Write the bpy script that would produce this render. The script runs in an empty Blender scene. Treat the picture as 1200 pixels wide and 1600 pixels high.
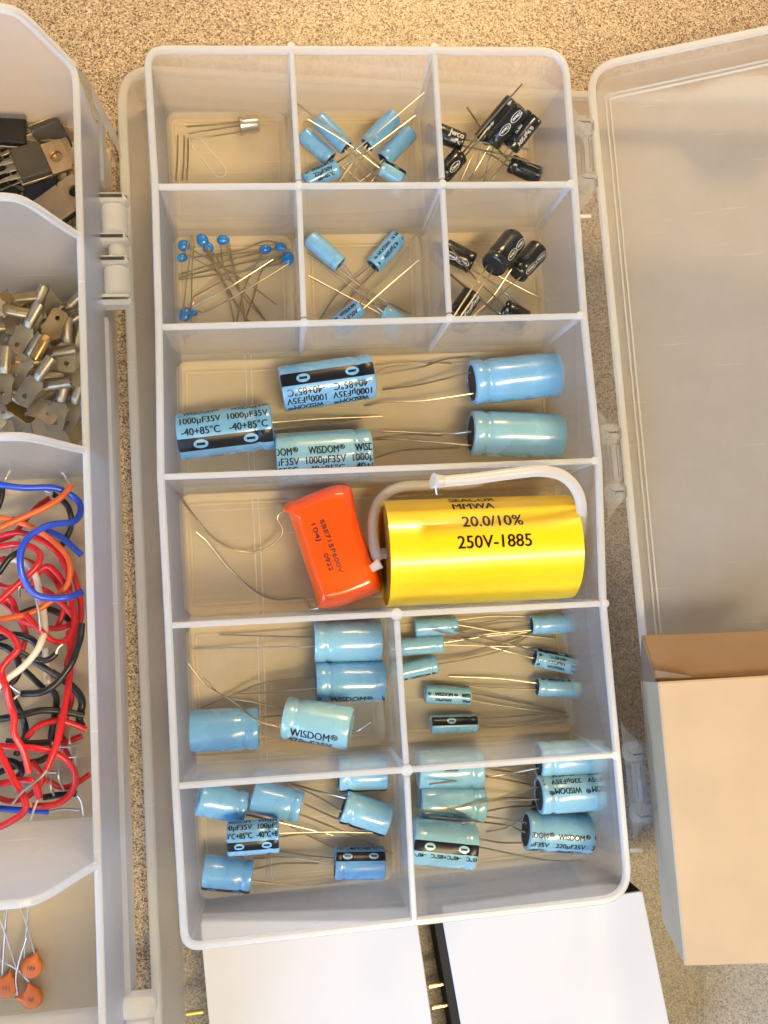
import bpy, bmesh, math, random
import numpy as np
from mathutils import Vector, Matrix
from mathutils.bvhtree import BVHTree

# ------------------------------------------------------------------ camera, world, lamps
S = 0.001            # everything below is written in millimetres
ZT = 46.0            # the tray rim is z = 0 mm, the table lies 46 mm under it
scene = bpy.context.scene
COL = scene.collection
F = 1400.0
CAM = np.array([28.684, -146.246, 234.028])
def rod(w):
    t = np.linalg.norm(w); k = w / t
    K = np.array([[0, -k[2], k[1]], [k[2], 0, -k[0]], [-k[1], k[0], 0]])
    return np.eye(3) + math.sin(t) * K + (1 - math.cos(t)) * K @ K
ROT = rod(np.array([0.078, -0.119, -0.053]))
cd = bpy.data.cameras.new('camera'); cam = bpy.data.objects.new('camera', cd); COL.objects.link(cam)
cd.sensor_fit = 'VERTICAL'; cd.sensor_height = 36.0; cd.lens = F / 1600 * 36.0
cd.clip_start = 0.01; cd.clip_end = 30
M4 = Matrix([list(ROT[0]) + [CAM[0] * S], list(ROT[1]) + [CAM[1] * S], list(ROT[2]) + [(CAM[2] + ZT) * S], [0, 0, 0, 1]])
cam.matrix_world = M4
scene.camera = cam
world = bpy.data.worlds.new('World'); scene.world = world; world.use_nodes = True
bg = world.node_tree.nodes['Background']
bg.inputs[0].default_value = (0.80, 0.86, 1.0, 1); bg.inputs[1].default_value = 0.10

def lamp(name, loc, target, sx, sy, power, col, roll=0.0):
    l = bpy.data.lights.new(name, 'AREA'); l.shape = 'RECTANGLE'; l.size = sx * S; l.size_y = sy * S
    l.energy = power; l.color = col
    o = bpy.data.objects.new(name, l); COL.objects.link(o)
    a = Vector(loc); b = Vector(target)
    q = (b - a).to_track_quat('-Z', 'Y')
    o.matrix_world = Matrix.Translation(Vector((a.x * S, a.y * S, (a.z + ZT) * S))) @ q.to_matrix().to_4x4() @ Matrix.Rotation(roll, 4, 'Z')
    return o
lamp('warm_room_lamp', (190, 520, 430), (80, -40, 0), 170, 120, 7.6, (1.0, 0.67, 0.32))
lamp('ceiling_tube_lamp', (330, -600, 1120), (60, -120, 0), 680, 170, 18.5, (1.0, 0.79, 0.45))
lamp('cool_window_light', (-430, -560, 280), (0, -190, 0), 420, 360, 9.5, (0.38, 0.60, 1.0))
vs = scene.view_settings
scene.display_settings.display_device = 'sRGB'
vs.view_transform = 'Standard'; vs.look = 'None'; vs.exposure = 0.02; vs.gamma = 1.0; vs.use_curve_mapping = False
cy = scene.cycles
cy.max_bounces = 12; cy.transparent_max_bounces = 32; cy.transmission_bounces = 10; cy.diffuse_bounces = 5; cy.glossy_bounces = 5
cy.caustics_reflective = False; cy.caustics_refractive = True
cy.use_denoising = True
cy.sample_clamp_indirect = 6.0

# ------------------------------------------------------------------ pixel -> point helpers (photo 1200 x 1600)
def U(px, py, z=0.0):
    d = ROT @ np.array([(px - 600) / F, -(py - 800) / F, -1.0])
    t = (z - CAM[2]) / d[2]
    return CAM + d * t
def UP(px, py, p0, n):
    d = ROT @ np.array([(px - 600) / F, -(py - 800) / F, -1.0])
    t = np.dot(p0 - CAM, n) / np.dot(d, n)
    return CAM + d * t
def arr(*a): return np.array(a, float)
def unit(v): return v / (np.linalg.norm(v) + 1e-12)

# ------------------------------------------------------------------ materials
def newmat(name):
    m = bpy.data.materials.new(name); m.use_nodes = True
    nt = m.node_tree; nt.nodes.clear()
    return m, nt, nt.nodes.new('ShaderNodeOutputMaterial')
def solid(name, col, rough=0.4, metal=0.0, spec=0.5, coat=0.0, bump=0.0, bscale=2500, var=0.0, vscale=60):
    m, nt, out = newmat(name); N = nt.nodes; L = nt.links
    b = N.new('ShaderNodeBsdfPrincipled')
    b.inputs['Base Color'].default_value = (*col, 1); b.inputs['Roughness'].default_value = rough
    b.inputs['Metallic'].default_value = metal; b.inputs['Specular IOR Level'].default_value = spec
    b.inputs['Coat Weight'].default_value = coat; b.inputs['Coat Roughness'].default_value = 0.09
    tc = N.new('ShaderNodeTexCoord')
    if var > 0:
        n = N.new('ShaderNodeTexNoise'); n.inputs['Scale'].default_value = vscale; n.inputs['Detail'].default_value = 5
        L.new(tc.outputs['Object'], n.inputs['Vector'])
        h = N.new('ShaderNodeHueSaturation'); h.inputs['Color'].default_value = (*col, 1)
        mr = N.new('ShaderNodeMapRange'); mr.inputs[1].default_value = 0.3; mr.inputs[2].default_value = 0.7
        mr.inputs[3].default_value = 1 - var; mr.inputs[4].default_value = 1 + var
        L.new(n.outputs['Fac'], mr.inputs[0]); L.new(mr.outputs[0], h.inputs['Value']); L.new(h.outputs[0], b.inputs['Base Color'])
        mr2 = N.new('ShaderNodeMapRange'); mr2.inputs[3].default_value = max(0.02, rough - 0.08); mr2.inputs[4].default_value = min(1, rough + 0.12)
        L.new(n.outputs['Fac'], mr2.inputs[0]); L.new(mr2.outputs[0], b.inputs['Roughness'])
    if bump > 0:
        n2 = N.new('ShaderNodeTexNoise'); n2.inputs['Scale'].default_value = bscale; n2.inputs['Detail'].default_value = 3
        L.new(tc.outputs['Object'], n2.inputs['Vector'])
        bp = N.new('ShaderNodeBump'); bp.inputs['Strength'].default_value = bump; bp.inputs['Distance'].default_value = 0.0002
        L.new(n2.outputs['Fac'], bp.inputs['Height']); L.new(bp.outputs[0], b.inputs['Normal'])
    L.new(b.outputs[0], out.inputs[0])
    return m
def frosted(name, clear=0.3, blur=0.25, col=(0.92, 0.945, 0.97), rough=0.32, blur_rough=0.28, transl=0.5):
    """milky polypropylene: part scattering, part straight through, part blurred through"""
    m, nt, out = newmat(name); N = nt.nodes; L = nt.links
    p = N.new('ShaderNodeBsdfPrincipled'); p.inputs['Base Color'].default_value = (*col, 1)
    p.inputs['Roughness'].default_value = rough; p.inputs['Specular IOR Level'].default_value = 0.55
    tl = N.new('ShaderNodeBsdfTranslucent'); tl.inputs['Color'].default_value = (*col, 1)
    tr = N.new('ShaderNodeBsdfTransparent'); tr.inputs['Color'].default_value = (0.99, 0.99, 0.99, 1)
    rf = N.new('ShaderNodeBsdfRefraction'); rf.inputs['IOR'].default_value = 1.08; rf.inputs['Roughness'].default_value = blur_rough
    rf.inputs['Color'].default_value = (0.99, 0.99, 0.99, 1)
    tc = N.new('ShaderNodeTexCoord')
    n = N.new('ShaderNodeTexNoise'); n.inputs['Scale'].default_value = 45; n.inputs['Detail'].default_value = 6; n.inputs['Roughness'].default_value = 0.65
    L.new(tc.outputs['Object'], n.inputs['Vector'])
    def rng(lo, hi):
        r = N.new('ShaderNodeMapRange'); r.inputs[1].default_value = 0.3; r.inputs[2].default_value = 0.7
        r.inputs[3].default_value = lo; r.inputs[4].default_value = hi
        L.new(n.outputs['Fac'], r.inputs[0]); return r
    L.new(rng(rough - 0.08, rough + 0.12).outputs[0], p.inputs['Roughness'])
    n2 = N.new('ShaderNodeTexNoise'); n2.inputs['Scale'].default_value = 900; n2.inputs['Detail'].default_value = 2
    L.new(tc.outputs['Object'], n2.inputs['Vector'])
    bp = N.new('ShaderNodeBump'); bp.inputs['Strength'].default_value = 0.12; bp.inputs['Distance'].default_value = 0.0003
    L.new(n2.outputs['Fac'], bp.inputs['Height']); L.new(bp.outputs[0], p.inputs['Normal'])
    a = N.new('ShaderNodeMixShader'); a.inputs[0].default_value = transl
    L.new(p.outputs[0], a.inputs[1]); L.new(tl.outputs[0], a.inputs[2])
    b = N.new('ShaderNodeMixShader'); b.inputs[0].default_value = blur / max(1e-6, (1 - clear))
    L.new(a.outputs[0], b.inputs[1]); L.new(rf.outputs[0], b.inputs[2])
    c = N.new('ShaderNodeMixShader')
    last = rng(clear - 0.04, clear + 0.04).outputs[0]
    for ang, sc in ((0.55, 330), (-0.95, 260), (1.8, 300)):
        mp = N.new('ShaderNodeMapping'); mp.inputs['Rotation'].default_value = (0, 0, ang); mp.inputs['Scale'].default_value = (sc * 0.06, sc * 4.5, sc * 0.5)
        L.new(tc.outputs['Object'], mp.inputs['Vector'])
        sn = N.new('ShaderNodeTexNoise'); sn.inputs['Scale'].default_value = 1.0; sn.inputs['Detail'].default_value = 2
        L.new(mp.outputs[0], sn.inputs['Vector'])
        sr = N.new('ShaderNodeMapRange'); sr.inputs[1].default_value = 0.72; sr.inputs[2].default_value = 0.78; sr.inputs[3].default_value = 0.0; sr.inputs[4].default_value = 0.14
        L.new(sn.outputs['Fac'], sr.inputs[0])
        sb = N.new('ShaderNodeMath'); sb.operation = 'SUBTRACT'; sb.use_clamp = True
        L.new(last, sb.inputs[0]); L.new(sr.outputs[0], sb.inputs[1]); last = sb.outputs[0]
    L.new(last, c.inputs[0])
    L.new(b.outputs[0], c.inputs[1]); L.new(tr.outputs[0], c.inputs[2])
    L.new(c.outputs[0], out.inputs[0])
    return m
def tablemat():
    m, nt, out = newmat('speckled_laminate'); N = nt.nodes; L = nt.links
    tc = N.new('ShaderNodeTexCoord')
    nz = N.new('ShaderNodeTexNoise'); nz.inputs['Scale'].default_value = 900; nz.inputs['Detail'].default_value = 2
    L.new(tc.outputs['Object'], nz.inputs['Vector'])
    mx = N.new('ShaderNodeMix'); mx.data_type = 'VECTOR'; mx.inputs[0].default_value = 0.0006
    va = N.new('ShaderNodeVectorMath'); va.operation = 'SCALE'; va.inputs['Scale'].default_value = 0.0012
    L.new(nz.outputs['Color'], va.inputs[0])
    vb = N.new('ShaderNodeVectorMath'); vb.operation = 'ADD'
    L.new(tc.outputs['Object'], vb.inputs[0]); L.new(va.outputs[0], vb.inputs[1])
    vo = N.new('ShaderNodeTexVoronoi'); vo.inputs['Scale'].default_value = 2600
    L.new(vb.outputs[0], vo.inputs['Vector'])
    sp = N.new('ShaderNodeSeparateColor'); L.new(vo.outputs['Color'], sp.inputs[0])
    cr = N.new('ShaderNodeValToRGB'); cr.color_ramp.interpolation = 'LINEAR'
    e = cr.color_ramp.elements
    e[0].position = 0.0; e[0].color = (0.075, 0.052, 0.036, 1)
    e[1].position = 1.0; e[1].color = (0.60, 0.50, 0.37, 1)
    for pos, c in ((0.22, (0.12, 0.087, 0.061)), (0.34, (0.30, 0.235, 0.17)), (0.62, (0.36, 0.285, 0.21)), (0.80, (0.44, 0.36, 0.27))):
        k = e.new(pos); k.color = (*c, 1)
    L.new(sp.outputs[0], cr.inputs[0])
    b = N.new('ShaderNodeBsdfPrincipled'); b.inputs['Roughness'].default_value = 0.42; b.inputs['Specular IOR Level'].default_value = 0.35
    L.new(cr.outputs[0], b.inputs['Base Color'])
    bp = N.new('ShaderNodeBump'); bp.inputs['Strength'].default_value = 0.15; bp.inputs['Distance'].default_value = 0.0002
    L.new(nz.outputs['Fac'], bp.inputs['Height']); L.new(bp.outputs[0], b.inputs['Normal'])
    L.new(b.outputs[0], out.inputs[0])
    return m
MAT = {}
MAT['table'] = tablemat()
MAT['pp_wall'] = frosted('frosted_wall', 0.40, 0.44, rough=0.22, blur_rough=0.22)
MAT['pp_floor_warm_lit'] = frosted('frosted_floor_warm_lit', 0.42, 0.22, col=(0.95, 0.81, 0.57), blur_rough=0.3, transl=0.3)  # golden tint: warm light coming through the plastic, put into the floor colour
MAT['pp_under'] = frosted('frosted_lid_floor', 0.52, 0.34, col=(0.93, 0.92, 0.88), blur_rough=0.16, transl=0.35)
MAT['pp_rim'] = frosted('frosted_rim', 0.24, 0.28, rough=0.2, col=(0.92, 0.945, 0.97))
MAT['pp_lid'] = frosted('frosted_lid', 0.44, 0.38, rough=0.22, blur_rough=0.3)
MAT['pp_deep'] = frosted('frosted_deep_tray', 0.34, 0.44, rough=0.22, col=(0.91, 0.93, 0.96))
MAT['blue'] = solid('sky_blue_sleeve', (0.17, 0.41, 0.70), 0.26, 0, 0.5, coat=0.7, var=0.05, vscale=120)
MAT['teal'] = solid('blue_sleeve_warm_lit', (0.225, 0.45, 0.58), 0.26, 0, 0.5, coat=0.7, var=0.05, vscale=120)  # the blue sleeve made greener, warm light put into its colour
MAT['blacksleeve'] = solid('black_sleeve', (0.012, 0.012, 0.013), 0.25, 0, 0.5, coat=0.4, var=0.1)
MAT['ink'] = solid('black_ink', (0.008, 0.009, 0.013), 0.3, spec=0.3)
MAT['whiteink'] = solid('white_ink', (0.62, 0.62, 0.60), 0.45)
MAT['rubber'] = solid('black_rubber', (0.015, 0.015, 0.015), 0.6, var=0.2, vscale=400)
MAT['lead'] = solid('tinned_lead', (0.46, 0.395, 0.29), 0.32, 1.0, var=0.12, vscale=300)
MAT['steel'] = solid('tinned_can', (0.66, 0.63, 0.58), 0.3, 1.0, var=0.1, vscale=250)
MAT['terminal'] = solid('tinned_brass', (0.40, 0.345, 0.255), 0.46, 1.0, var=0.18, vscale=180, bump=0.2, bscale=1500)
MAT['terminal_gold'] = solid('bare_brass', (0.50, 0.34, 0.15), 0.40, 1.0, var=0.15, vscale=180, bump=0.2, bscale=1500)
MAT['tab'] = solid('copper_tab', (0.66, 0.47, 0.27), 0.42, 1.0, var=0.12, vscale=200)
MAT['epoxy'] = solid('dark_epoxy', (0.060, 0.048, 0.033), 0.62, spec=0.25, bump=0.25, bscale=3000, var=0.15)
MAT['epoxy_dark'] = solid('black_epoxy', (0.012, 0.011, 0.010), 0.5, spec=0.25, bump=0.25, bscale=3000)
MAT['orange'] = solid('orange_dip', (0.80, 0.080, 0.004), 0.16, 0, 0.5, coat=0.5, bump=0.12, bscale=160, var=0.04)
MAT['discorange'] = solid('orange_ceramic', (0.62, 0.15, 0.025), 0.5, var=0.08, vscale=300)
MAT['discblue'] = solid('blue_dip', (0.008, 0.16, 0.50), 0.18, 0, 0.5, coat=0.5)
MAT['brownink'] = solid('brown_ink', (0.09, 0.012, 0.006), 0.4)
MAT['yellow'] = solid('yellow_tape', (0.82, 0.52, 0.004), 0.3, 0, 0.5, coat=0.3, bump=0.18, bscale=70, var=0.05, vscale=40)
MAT['resin'] = solid('yellow_resin', (0.50, 0.27, 0.02), 0.45, var=0.1)
MAT['ptfe'] = frosted('white_tubing', 0.16, 0.22, col=(0.86, 0.87, 0.88), rough=0.22)
MAT['w_red'] = solid('red_insulation', (0.55, 0.012, 0.016), 0.32, coat=0.15, var=0.06)
MAT['w_blue'] = solid('blue_insulation', (0.012, 0.06, 0.50), 0.32, coat=0.15, var=0.06)
MAT['w_orange'] = solid('orange_insulation', (0.66, 0.115, 0.02), 0.36, coat=0.1, var=0.06)
MAT['w_black'] = solid('black_insulation', (0.012, 0.013, 0.014), 0.34, coat=0.1, var=0.06)
MAT['w_white'] = solid('cream_insulation', (0.74, 0.68, 0.58), 0.4, var=0.06)
MAT['carton'] = solid('kraft_card', (0.43, 0.325, 0.21), 0.75, 0, 0.2, bump=0.5, bscale=120, var=0.06, vscale=60)
MAT['carton_in'] = solid('kraft_card_inside_shaded', (0.20, 0.135, 0.085), 0.85, 0, 0.15, bump=0.2, bscale=1200, var=0.06, vscale=90)  # inside of the card; shadow on the flaps is also in this brown
MAT['whitecard'] = solid('white_card', (0.57, 0.57, 0.595), 0.7, 0, 0.25, bump=0.5, bscale=90, var=0.03, vscale=30)
MAT['moduleblack'] = solid('black_module', (0.010, 0.010, 0.011), 0.6, spec=0.2)
MAT['gold'] = solid('gold_pin', (0.80, 0.58, 0.24), 0.28, 1.0)

# ------------------------------------------------------------------ objects
ORG = {}
def thing(name, label, cat, base, group=None):
    o = bpy.data.objects.new(name, None); COL.objects.link(o)
    o.empty_display_size = 0.004
    b = np.asarray(base, float); o.location = (b[0] * S, b[1] * S, (b[2] + ZT) * S)
    o['label'] = label; o['category'] = cat
    if group: o['group'] = group
    ORG[o.name] = b
    return o
class MB:
    def __init__(s): s.v = []; s.f = []
    def add(s, vs, fs):
        k = len(s.v); s.v.extend([np.asarray(p, float) for p in vs]); s.f.extend([tuple(i + k for i in f) for f in fs]); return s
    def build(s, name, mat, parent=None, smooth=35, recalc=True, label=None):
        org = ORG[parent.name] if parent is not None else np.zeros(3) - arr(0, 0, ZT)
        me = bpy.data.meshes.new(name)
        me.from_pydata([tuple((p - org) * S) for p in s.v], [], s.f)
        if recalc or smooth:
            bm = bmesh.new(); bm.from_mesh(me)
            if recalc: bmesh.ops.recalc_face_normals(bm, faces=bm.faces)
            if smooth:
                for f in bm.faces: f.smooth = True
                lim = math.radians(smooth)
                for e in bm.edges:
                    if len(e.link_faces) == 2 and e.calc_face_angle(0) > lim: e.smooth = False
            bm.to_mesh(me); bm.free()
        me.materials.append(MAT[mat] if isinstance(mat, str) else mat)
        o = bpy.data.objects.new(name, me); COL.objects.link(o)
        if parent is not None: o.parent = parent
        ORG[o.name] = org
        if label: o['label'] = label
        return o
def box(m, fr, sx, sy, sz, bev=0.0):
    """box centred in frame fr = (origin, X, Y, Z); bevelled outline when bev > 0"""
    o, X, Y, Z = fr
    hx, hy, hz = sx / 2, sy / 2, sz / 2
    if bev <= 0:
        P = [o + X * (a * hx) + Y * (b * hy) + Z * (c * hz) for c in (-1, 1) for a, b in ((-1, -1), (1, -1), (1, 1), (-1, 1))]
        m.add(P, [(3, 2, 1, 0), (4, 5, 6, 7), (0, 1, 5, 4), (1, 2, 6, 5), (2, 3, 7, 6), (3, 0, 4, 7)]); return m
    b = bev
    lay = [(-hz, b), (-hz + b, 0), (hz - b, 0), (hz, b)]
    P = []; n = 8
    for z, i in lay:
        x, y = hx - i, hy - i; c = b * 0.8
        for px, py in ((-x + c, -y), (x - c, -y), (x, -y + c), (x, y - c), (x - c, y), (-x + c, y), (-x, y - c), (-x, -y + c)):
            P.append(o + X * px + Y * py + Z * z)
    fs = [tuple(range(n - 1, -1, -1)), tuple(range(3 * n, 4 * n))]
    for k in range(3):
        for i in range(n): fs.append((k * n + i, k * n + (i + 1) % n, (k + 1) * n + (i + 1) % n, (k + 1) * n + i))
    m.add(P, fs); return m
def frame(o, X, up=(0, 0, 1)):
    X = unit(np.asarray(X, float)); up = np.asarray(up, float)
    Y = unit(np.cross(up, X)); Z = np.cross(X, Y)
    return (np.asarray(o, float), X, Y, Z)
def lathe(m, fr, prof, n=32, closed_ends=True):
    o, X, Y, Z = fr; P = []; fs = []
    for x, r in prof:
        for i in range(n):
            a = 2 * math.pi * i / n
            P.append(o + X * x + (Z * math.cos(a) + Y * math.sin(a)) * r)
    for k in range(len(prof) - 1):
        for i in range(n): fs.append((k * n + i, k * n + (i + 1) % n, (k + 1) * n + (i + 1) % n, (k + 1) * n + i))
    if closed_ends:
        fs.append(tuple(range(n - 1, -1, -1))); fs.append(tuple(range((len(prof) - 1) * n, len(prof) * n)))
    m.add(P, fs); return m
def catmull(P, sub=6):
    P = [np.asarray(p, float) for p in P]
    if len(P) < 3: return [P[0] + (P[-1] - P[0]) * t for t in np.linspace(0, 1, 4)]
    Q = [2 * P[0] - P[1]] + P + [2 * P[-1] - P[-2]]; out = []
    for i in range(1, len(Q) - 2):
        a, b, c, d = Q[i - 1:i + 3]
        for k in range(sub):
            t = k / sub
            out.append(0.5 * (2 * b + (c - a) * t + (2 * a - 5 * b + 4 * c - d) * t * t + (3 * b - a - 3 * c + d) * t ** 3))
    out.append(P[-1]); return out
def tube(m, P, r, n=8, sub=6, smooth=True, r1=None):
    pts = catmull(P, sub) if smooth else [np.asarray(p, float) for p in P]
    k = len(pts); V = []; fs = []
    t0 = unit(pts[1] - pts[0]); ref = arr(0, 0, 1) if abs(t0[2]) < 0.9 else arr(1, 0, 0)
    nrm = unit(np.cross(t0, ref))
    for i in range(k):
        t = unit(pts[min(i + 1, k - 1)] - pts[max(i - 1, 0)])
        nrm = unit(nrm - t * np.dot(nrm, t)); b = np.cross(t, nrm)
        rr = r if r1 is None else r + (r1 - r) * i / (k - 1)
        for j in range(n):
            a = 2 * math.pi * j / n
            V.append(pts[i] + (nrm * math.cos(a) + b * math.sin(a)) * rr)
    for i in range(k - 1):
        for j in range(n): fs.append((i * n + j, i * n + (j + 1) % n, (i + 1) * n + (j + 1) % n, (i + 1) * n + j))
    fs.append(tuple(range(n - 1, -1, -1))); fs.append(tuple(range((k - 1) * n, k * n)))
    m.add(V, fs); return m
def offset_closed(P, d):
    """inward offset (left of travel for counter-clockwise outlines)"""
    n = len(P); out = []
    for i in range(n):
        a, b, c = P[i - 1], P[i], P[(i + 1) % n]
        e1 = unit(b - a); e2 = unit(c - b)
        n1 = arr(-e1[1], e1[0]); n2 = arr(-e2[1], e2[0])
        bis = n1 + n2; q = np.dot(bis, bis)
        out.append(b + bis * (2 * d / max(q, 0.5)))
    return out
def round_poly(P, R, seg=7):
    n = len(P); out = []
    if not hasattr(R, '__len__'): R = [R] * n
    for i in range(n):
        a, b, c = P[i - 1], P[i], P[(i + 1) % n]; r = R[i]
        if r <= 0: out.append(b); continue
        u = unit(a - b); v = unit(c - b)
        ang = math.acos(max(-1, min(1, np.dot(u, v))))
        d = min(r / math.tan(ang / 2), 0.48 * np.linalg.norm(a - b), 0.48 * np.linalg.norm(c - b))
        p, q = b + u * d, b + v * d
        for k in range(seg + 1):
            t = k / seg
            out.append((1 - t) ** 2 * p + 2 * t * (1 - t) * b + t * t * q)
    return out
def ccw(P):
    P = [np.asarray(p, float)[:2] for p in P]
    A = sum(P[i - 1][0] * P[i][1] - P[i][0] * P[i - 1][1] for i in range(len(P)))
    return P if A > 0 else P[::-1]
def sweep_closed(m, outline, prof, zf=None):
    """prof: closed list of (inward offset, z)"""
    n = len(outline); k = len(prof); V = []; fs = []
    for d, z in prof:
        for p in (offset_closed(outline, d) if abs(d) > 1e-9 else outline): V.append(arr(p[0], p[1], z + (zf(p) if zf else 0)))
    for a in range(k):
        b = (a + 1) % k
        for i in range(n): fs.append((a * n + i, a * n + (i + 1) % n, b * n + (i + 1) % n, b * n + i))
    m.add(V, fs); return m
def sweep_line(m, p0, p1, prof):
    """prof closed list of (lateral, z) extruded from p0 to p1 (2D points)"""
    d = unit((p1 - p0)[:2]); nx = arr(-d[1], d[0]); V = []; k = len(prof)
    for p in (p0, p1):
        for a, z in prof: q = p[:2] + nx * a; V.append(arr(q[0], q[1], z))
    fs = [tuple(range(k - 1, -1, -1)), tuple(range(k, 2 * k))]
    for i in range(k): fs.append((i, (i + 1) % k, k + (i + 1) % k, k + i))
    m.add(V, fs); return m
def prism(m, outline, z0, z1):
    n = len(outline)
    V = [arr(p[0], p[1], z0) for p in outline] + [arr(p[0], p[1], z1) for p in outline]
    fs = [tuple(range(n - 1, -1, -1)), tuple(range(n, 2 * n))] + [(i, (i + 1) % n, n + (i + 1) % n, n + i) for i in range(n)]
    m.add(V, fs); return m

# ------------------------------------------------------------------ lettering
TXT = {}
def text2d(s, bold=0.0, res=3):
    key = (s, bold)
    if key in TXT: return TXT[key]
    c = bpy.data.curves.new('lettering', 'FONT'); c.body = s; c.size = 1.0; c.align_x = 'CENTER'; c.align_y = 'CENTER'
    c.resolution_u = res; c.offset = bold; c.fill_mode = 'FRONT'
    o = bpy.data.objects.new('lettering', c); COL.objects.link(o)
    dg = bpy.context.evaluated_depsgraph_get(); dg.update()
    me = bpy.data.meshes.new_from_object(o.evaluated_get(dg))
    V = np.array([v.co[:2] for v in me.vertices]) if len(me.vertices) else np.zeros((0, 2))
    Fs = [tuple(p.vertices) for p in me.polygons]
    bpy.data.objects.remove(o); bpy.data.curves.remove(c); bpy.data.meshes.remove(me)
    TXT[key] = (V, Fs); return TXT[key]
def flat_bm(items, xlo=None, xhi=None, ystep=None):
    """items: (verts2d, faces); merged into a bmesh in the plane, cut for bending, clipped in x"""
    bm = bmesh.new()
    for V, Fs in items:
        vv = [bm.verts.new((p[0], p[1], 0)) for p in V]
        for f in Fs:
            try: bm.faces.new([vv[i] for i in f])
            except ValueError: pass
    for x, nx in ((xlo, -1), (xhi, 1)):
        if x is None: continue
        g = bm.verts[:] + bm.edges[:] + bm.faces[:]
        if g: bmesh.ops.bisect_plane(bm, geom=g, plane_co=(x, 0, 0), plane_no=(nx, 0, 0), clear_outer=True)
    if ystep and bm.verts:
        ys = [v.co.y for v in bm.verts]; y = math.floor(min(ys) / ystep) * ystep
        while y < max(ys):
            bmesh.ops.bisect_plane(bm, geom=bm.verts[:] + bm.edges[:] + bm.faces[:], plane_co=(0, y, 0), plane_no=(0, 1, 0)); y += ystep
    bm.verts.index_update()
    V = [np.array(v.co[:2]) for v in bm.verts]; Fs = [tuple(v.index for v in f.verts) for f in bm.faces]
    bm.free(); return V, Fs
def placed(s, size, x, y, flip=False, bold=0.0, sx=1.0):
    V, Fs = text2d(s, bold)
    W = V * np.array([size * sx, size])
    if flip: W = -W
    return W + np.array([x, y]), Fs
def wrap(fr, r, V, Fs, roll):
    """u -> along X, v -> around the axis, roll in radians from straight up"""
    o, X, Y, Z = fr
    out = MB()
    out.add([o + X * p[0] + (Z * math.cos(roll + p[1] / r) + Y * math.sin(roll + p[1] / r)) * r for p in V], Fs)
    return out
def ellipse2d(cx, cy, a, b, n=28, ring=None):
    t = np.linspace(0, 2 * math.pi, n, endpoint=False)
    o = np.stack([cx + a * np.cos(t), cy + b * np.sin(t)], 1)
    if ring is None: return o, [tuple(range(n))]
    i = np.stack([cx + (a - ring) * np.cos(t), cy + (b - ring) * np.sin(t)], 1)
    return np.concatenate([o, i]), [(k, (k + 1) % n, n + (k + 1) % n, n + k) for k in range(n)]
def rect2d(x0, x1, y0, y1):
    return np.array([(x0, y0), (x1, y0), (x1, y1), (x0, y1)], float), [(0, 1, 2, 3)]

# ------------------------------------------------------------------ the table
tm = MB(); box(tm, (arr(60, -120, -ZT - 12), arr(1, 0, 0), arr(0, 1, 0), arr(0, 0, 1)), 1400, 1400, 24)
tb = tm.build('tabletop', 'table', None, 0); tb['kind'] = 'structure'; tb['label'] = 'speckled beige laminate tabletop'

# ------------------------------------------------------------------ deep organiser on the left, its lid open flat to the right
TF = -44.0                                                    # its floor
W0 = U(118, 103, 2); W1 = U(160, 1600, 2)
dS = unit((W1 - W0)[:2]); dW = arr(dS[1], -dS[0])             # along the wall (south), into the tray (west)
if dW[0] > 0: dW = -dW
def T2(s, t): return W0[:2] + dW * s + dS * t                 # s: mm west of the right wall, t: mm south of the far end
TLEN = 300.0; TWID = 80.0
def hwave(s):                                                 # the cross walls dip towards the hinge side
    return float(np.interp(s, [0, 1.2, 3.0, 4.8, 6.4, 8.2, 9.8, 12.0], [2.2, 4.0, 9.0, 14.5, 19.5, 23.5, 25.2, 25.8]))
deep = thing('deep_organizer_box', 'deep frosted organizer box at the left with hinged lid opened flat under the shallow tray', 'organizer box', arr(*T2(20, 150), -ZT))
def wavewall(name, t0, th, z0, s0=0.6, s1=TWID, hf=hwave, rimmat='pp_rim'):
    ss = np.concatenate([np.linspace(s0, 14, 26), np.linspace(16, s1, 12)]); m = MB(); V = []; fs = []; n = len(ss)
    for dt in (-th / 2, th / 2):
        for s in ss: V.append(arr(*T2(s, t0 + dt * 1.5), z0))
        for s in ss: V.append(arr(*T2(s, t0 + dt), hf(s) - 0.8))
    for i in range(n - 1):
        fs += [(i, i + 1, n + i + 1, n + i), (2 * n + i, 3 * n + i, 3 * n + i + 1, 2 * n + i + 1), (n + i, n + i + 1, 3 * n + i + 1, 3 * n + i), (i, 2 * n + i, 2 * n + i + 1, i + 1)]
    fs += [(0, n, 3 * n, 2 * n), (n - 1, 3 * n - 1, 4 * n - 1, 2 * n - 1)]
    m.add(V, fs); w = m.build(name, 'pp_deep', deep)
    r = MB(); tube(r, [arr(*T2(s, t0), hf(s) - 0.6) for s in ss], th * 0.72, 10, 1, smooth=False); r.build('rim', rimmat, w)
    return w
tt = lambda px, py, z: float(np.dot(U(px, py, z)[:2] - W0[:2], dS))
D1, D2, D3, D4 = tt(126, 368, 2), tt(137, 703, 2), tt(154, 1352, 2), tt(150, 1567, TF)
wavewall('end_wall', 0.0, 1.6, TF)
wavewall('end_wall', TLEN, 1.6, TF)
for t in (D1, D2, D3, D4 + 2): wavewall('divider', t, 1.4, TF)
fm = MB(); prism(fm, ccw([T2(-0.5, -0.6), T2(TWID, -0.6), T2(TWID, TLEN), T2(-0.5, TLEN)]), TF - 1.6, TF - 0.1); fm.build('floor', 'pp_floor_warm_lit', deep)
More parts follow.
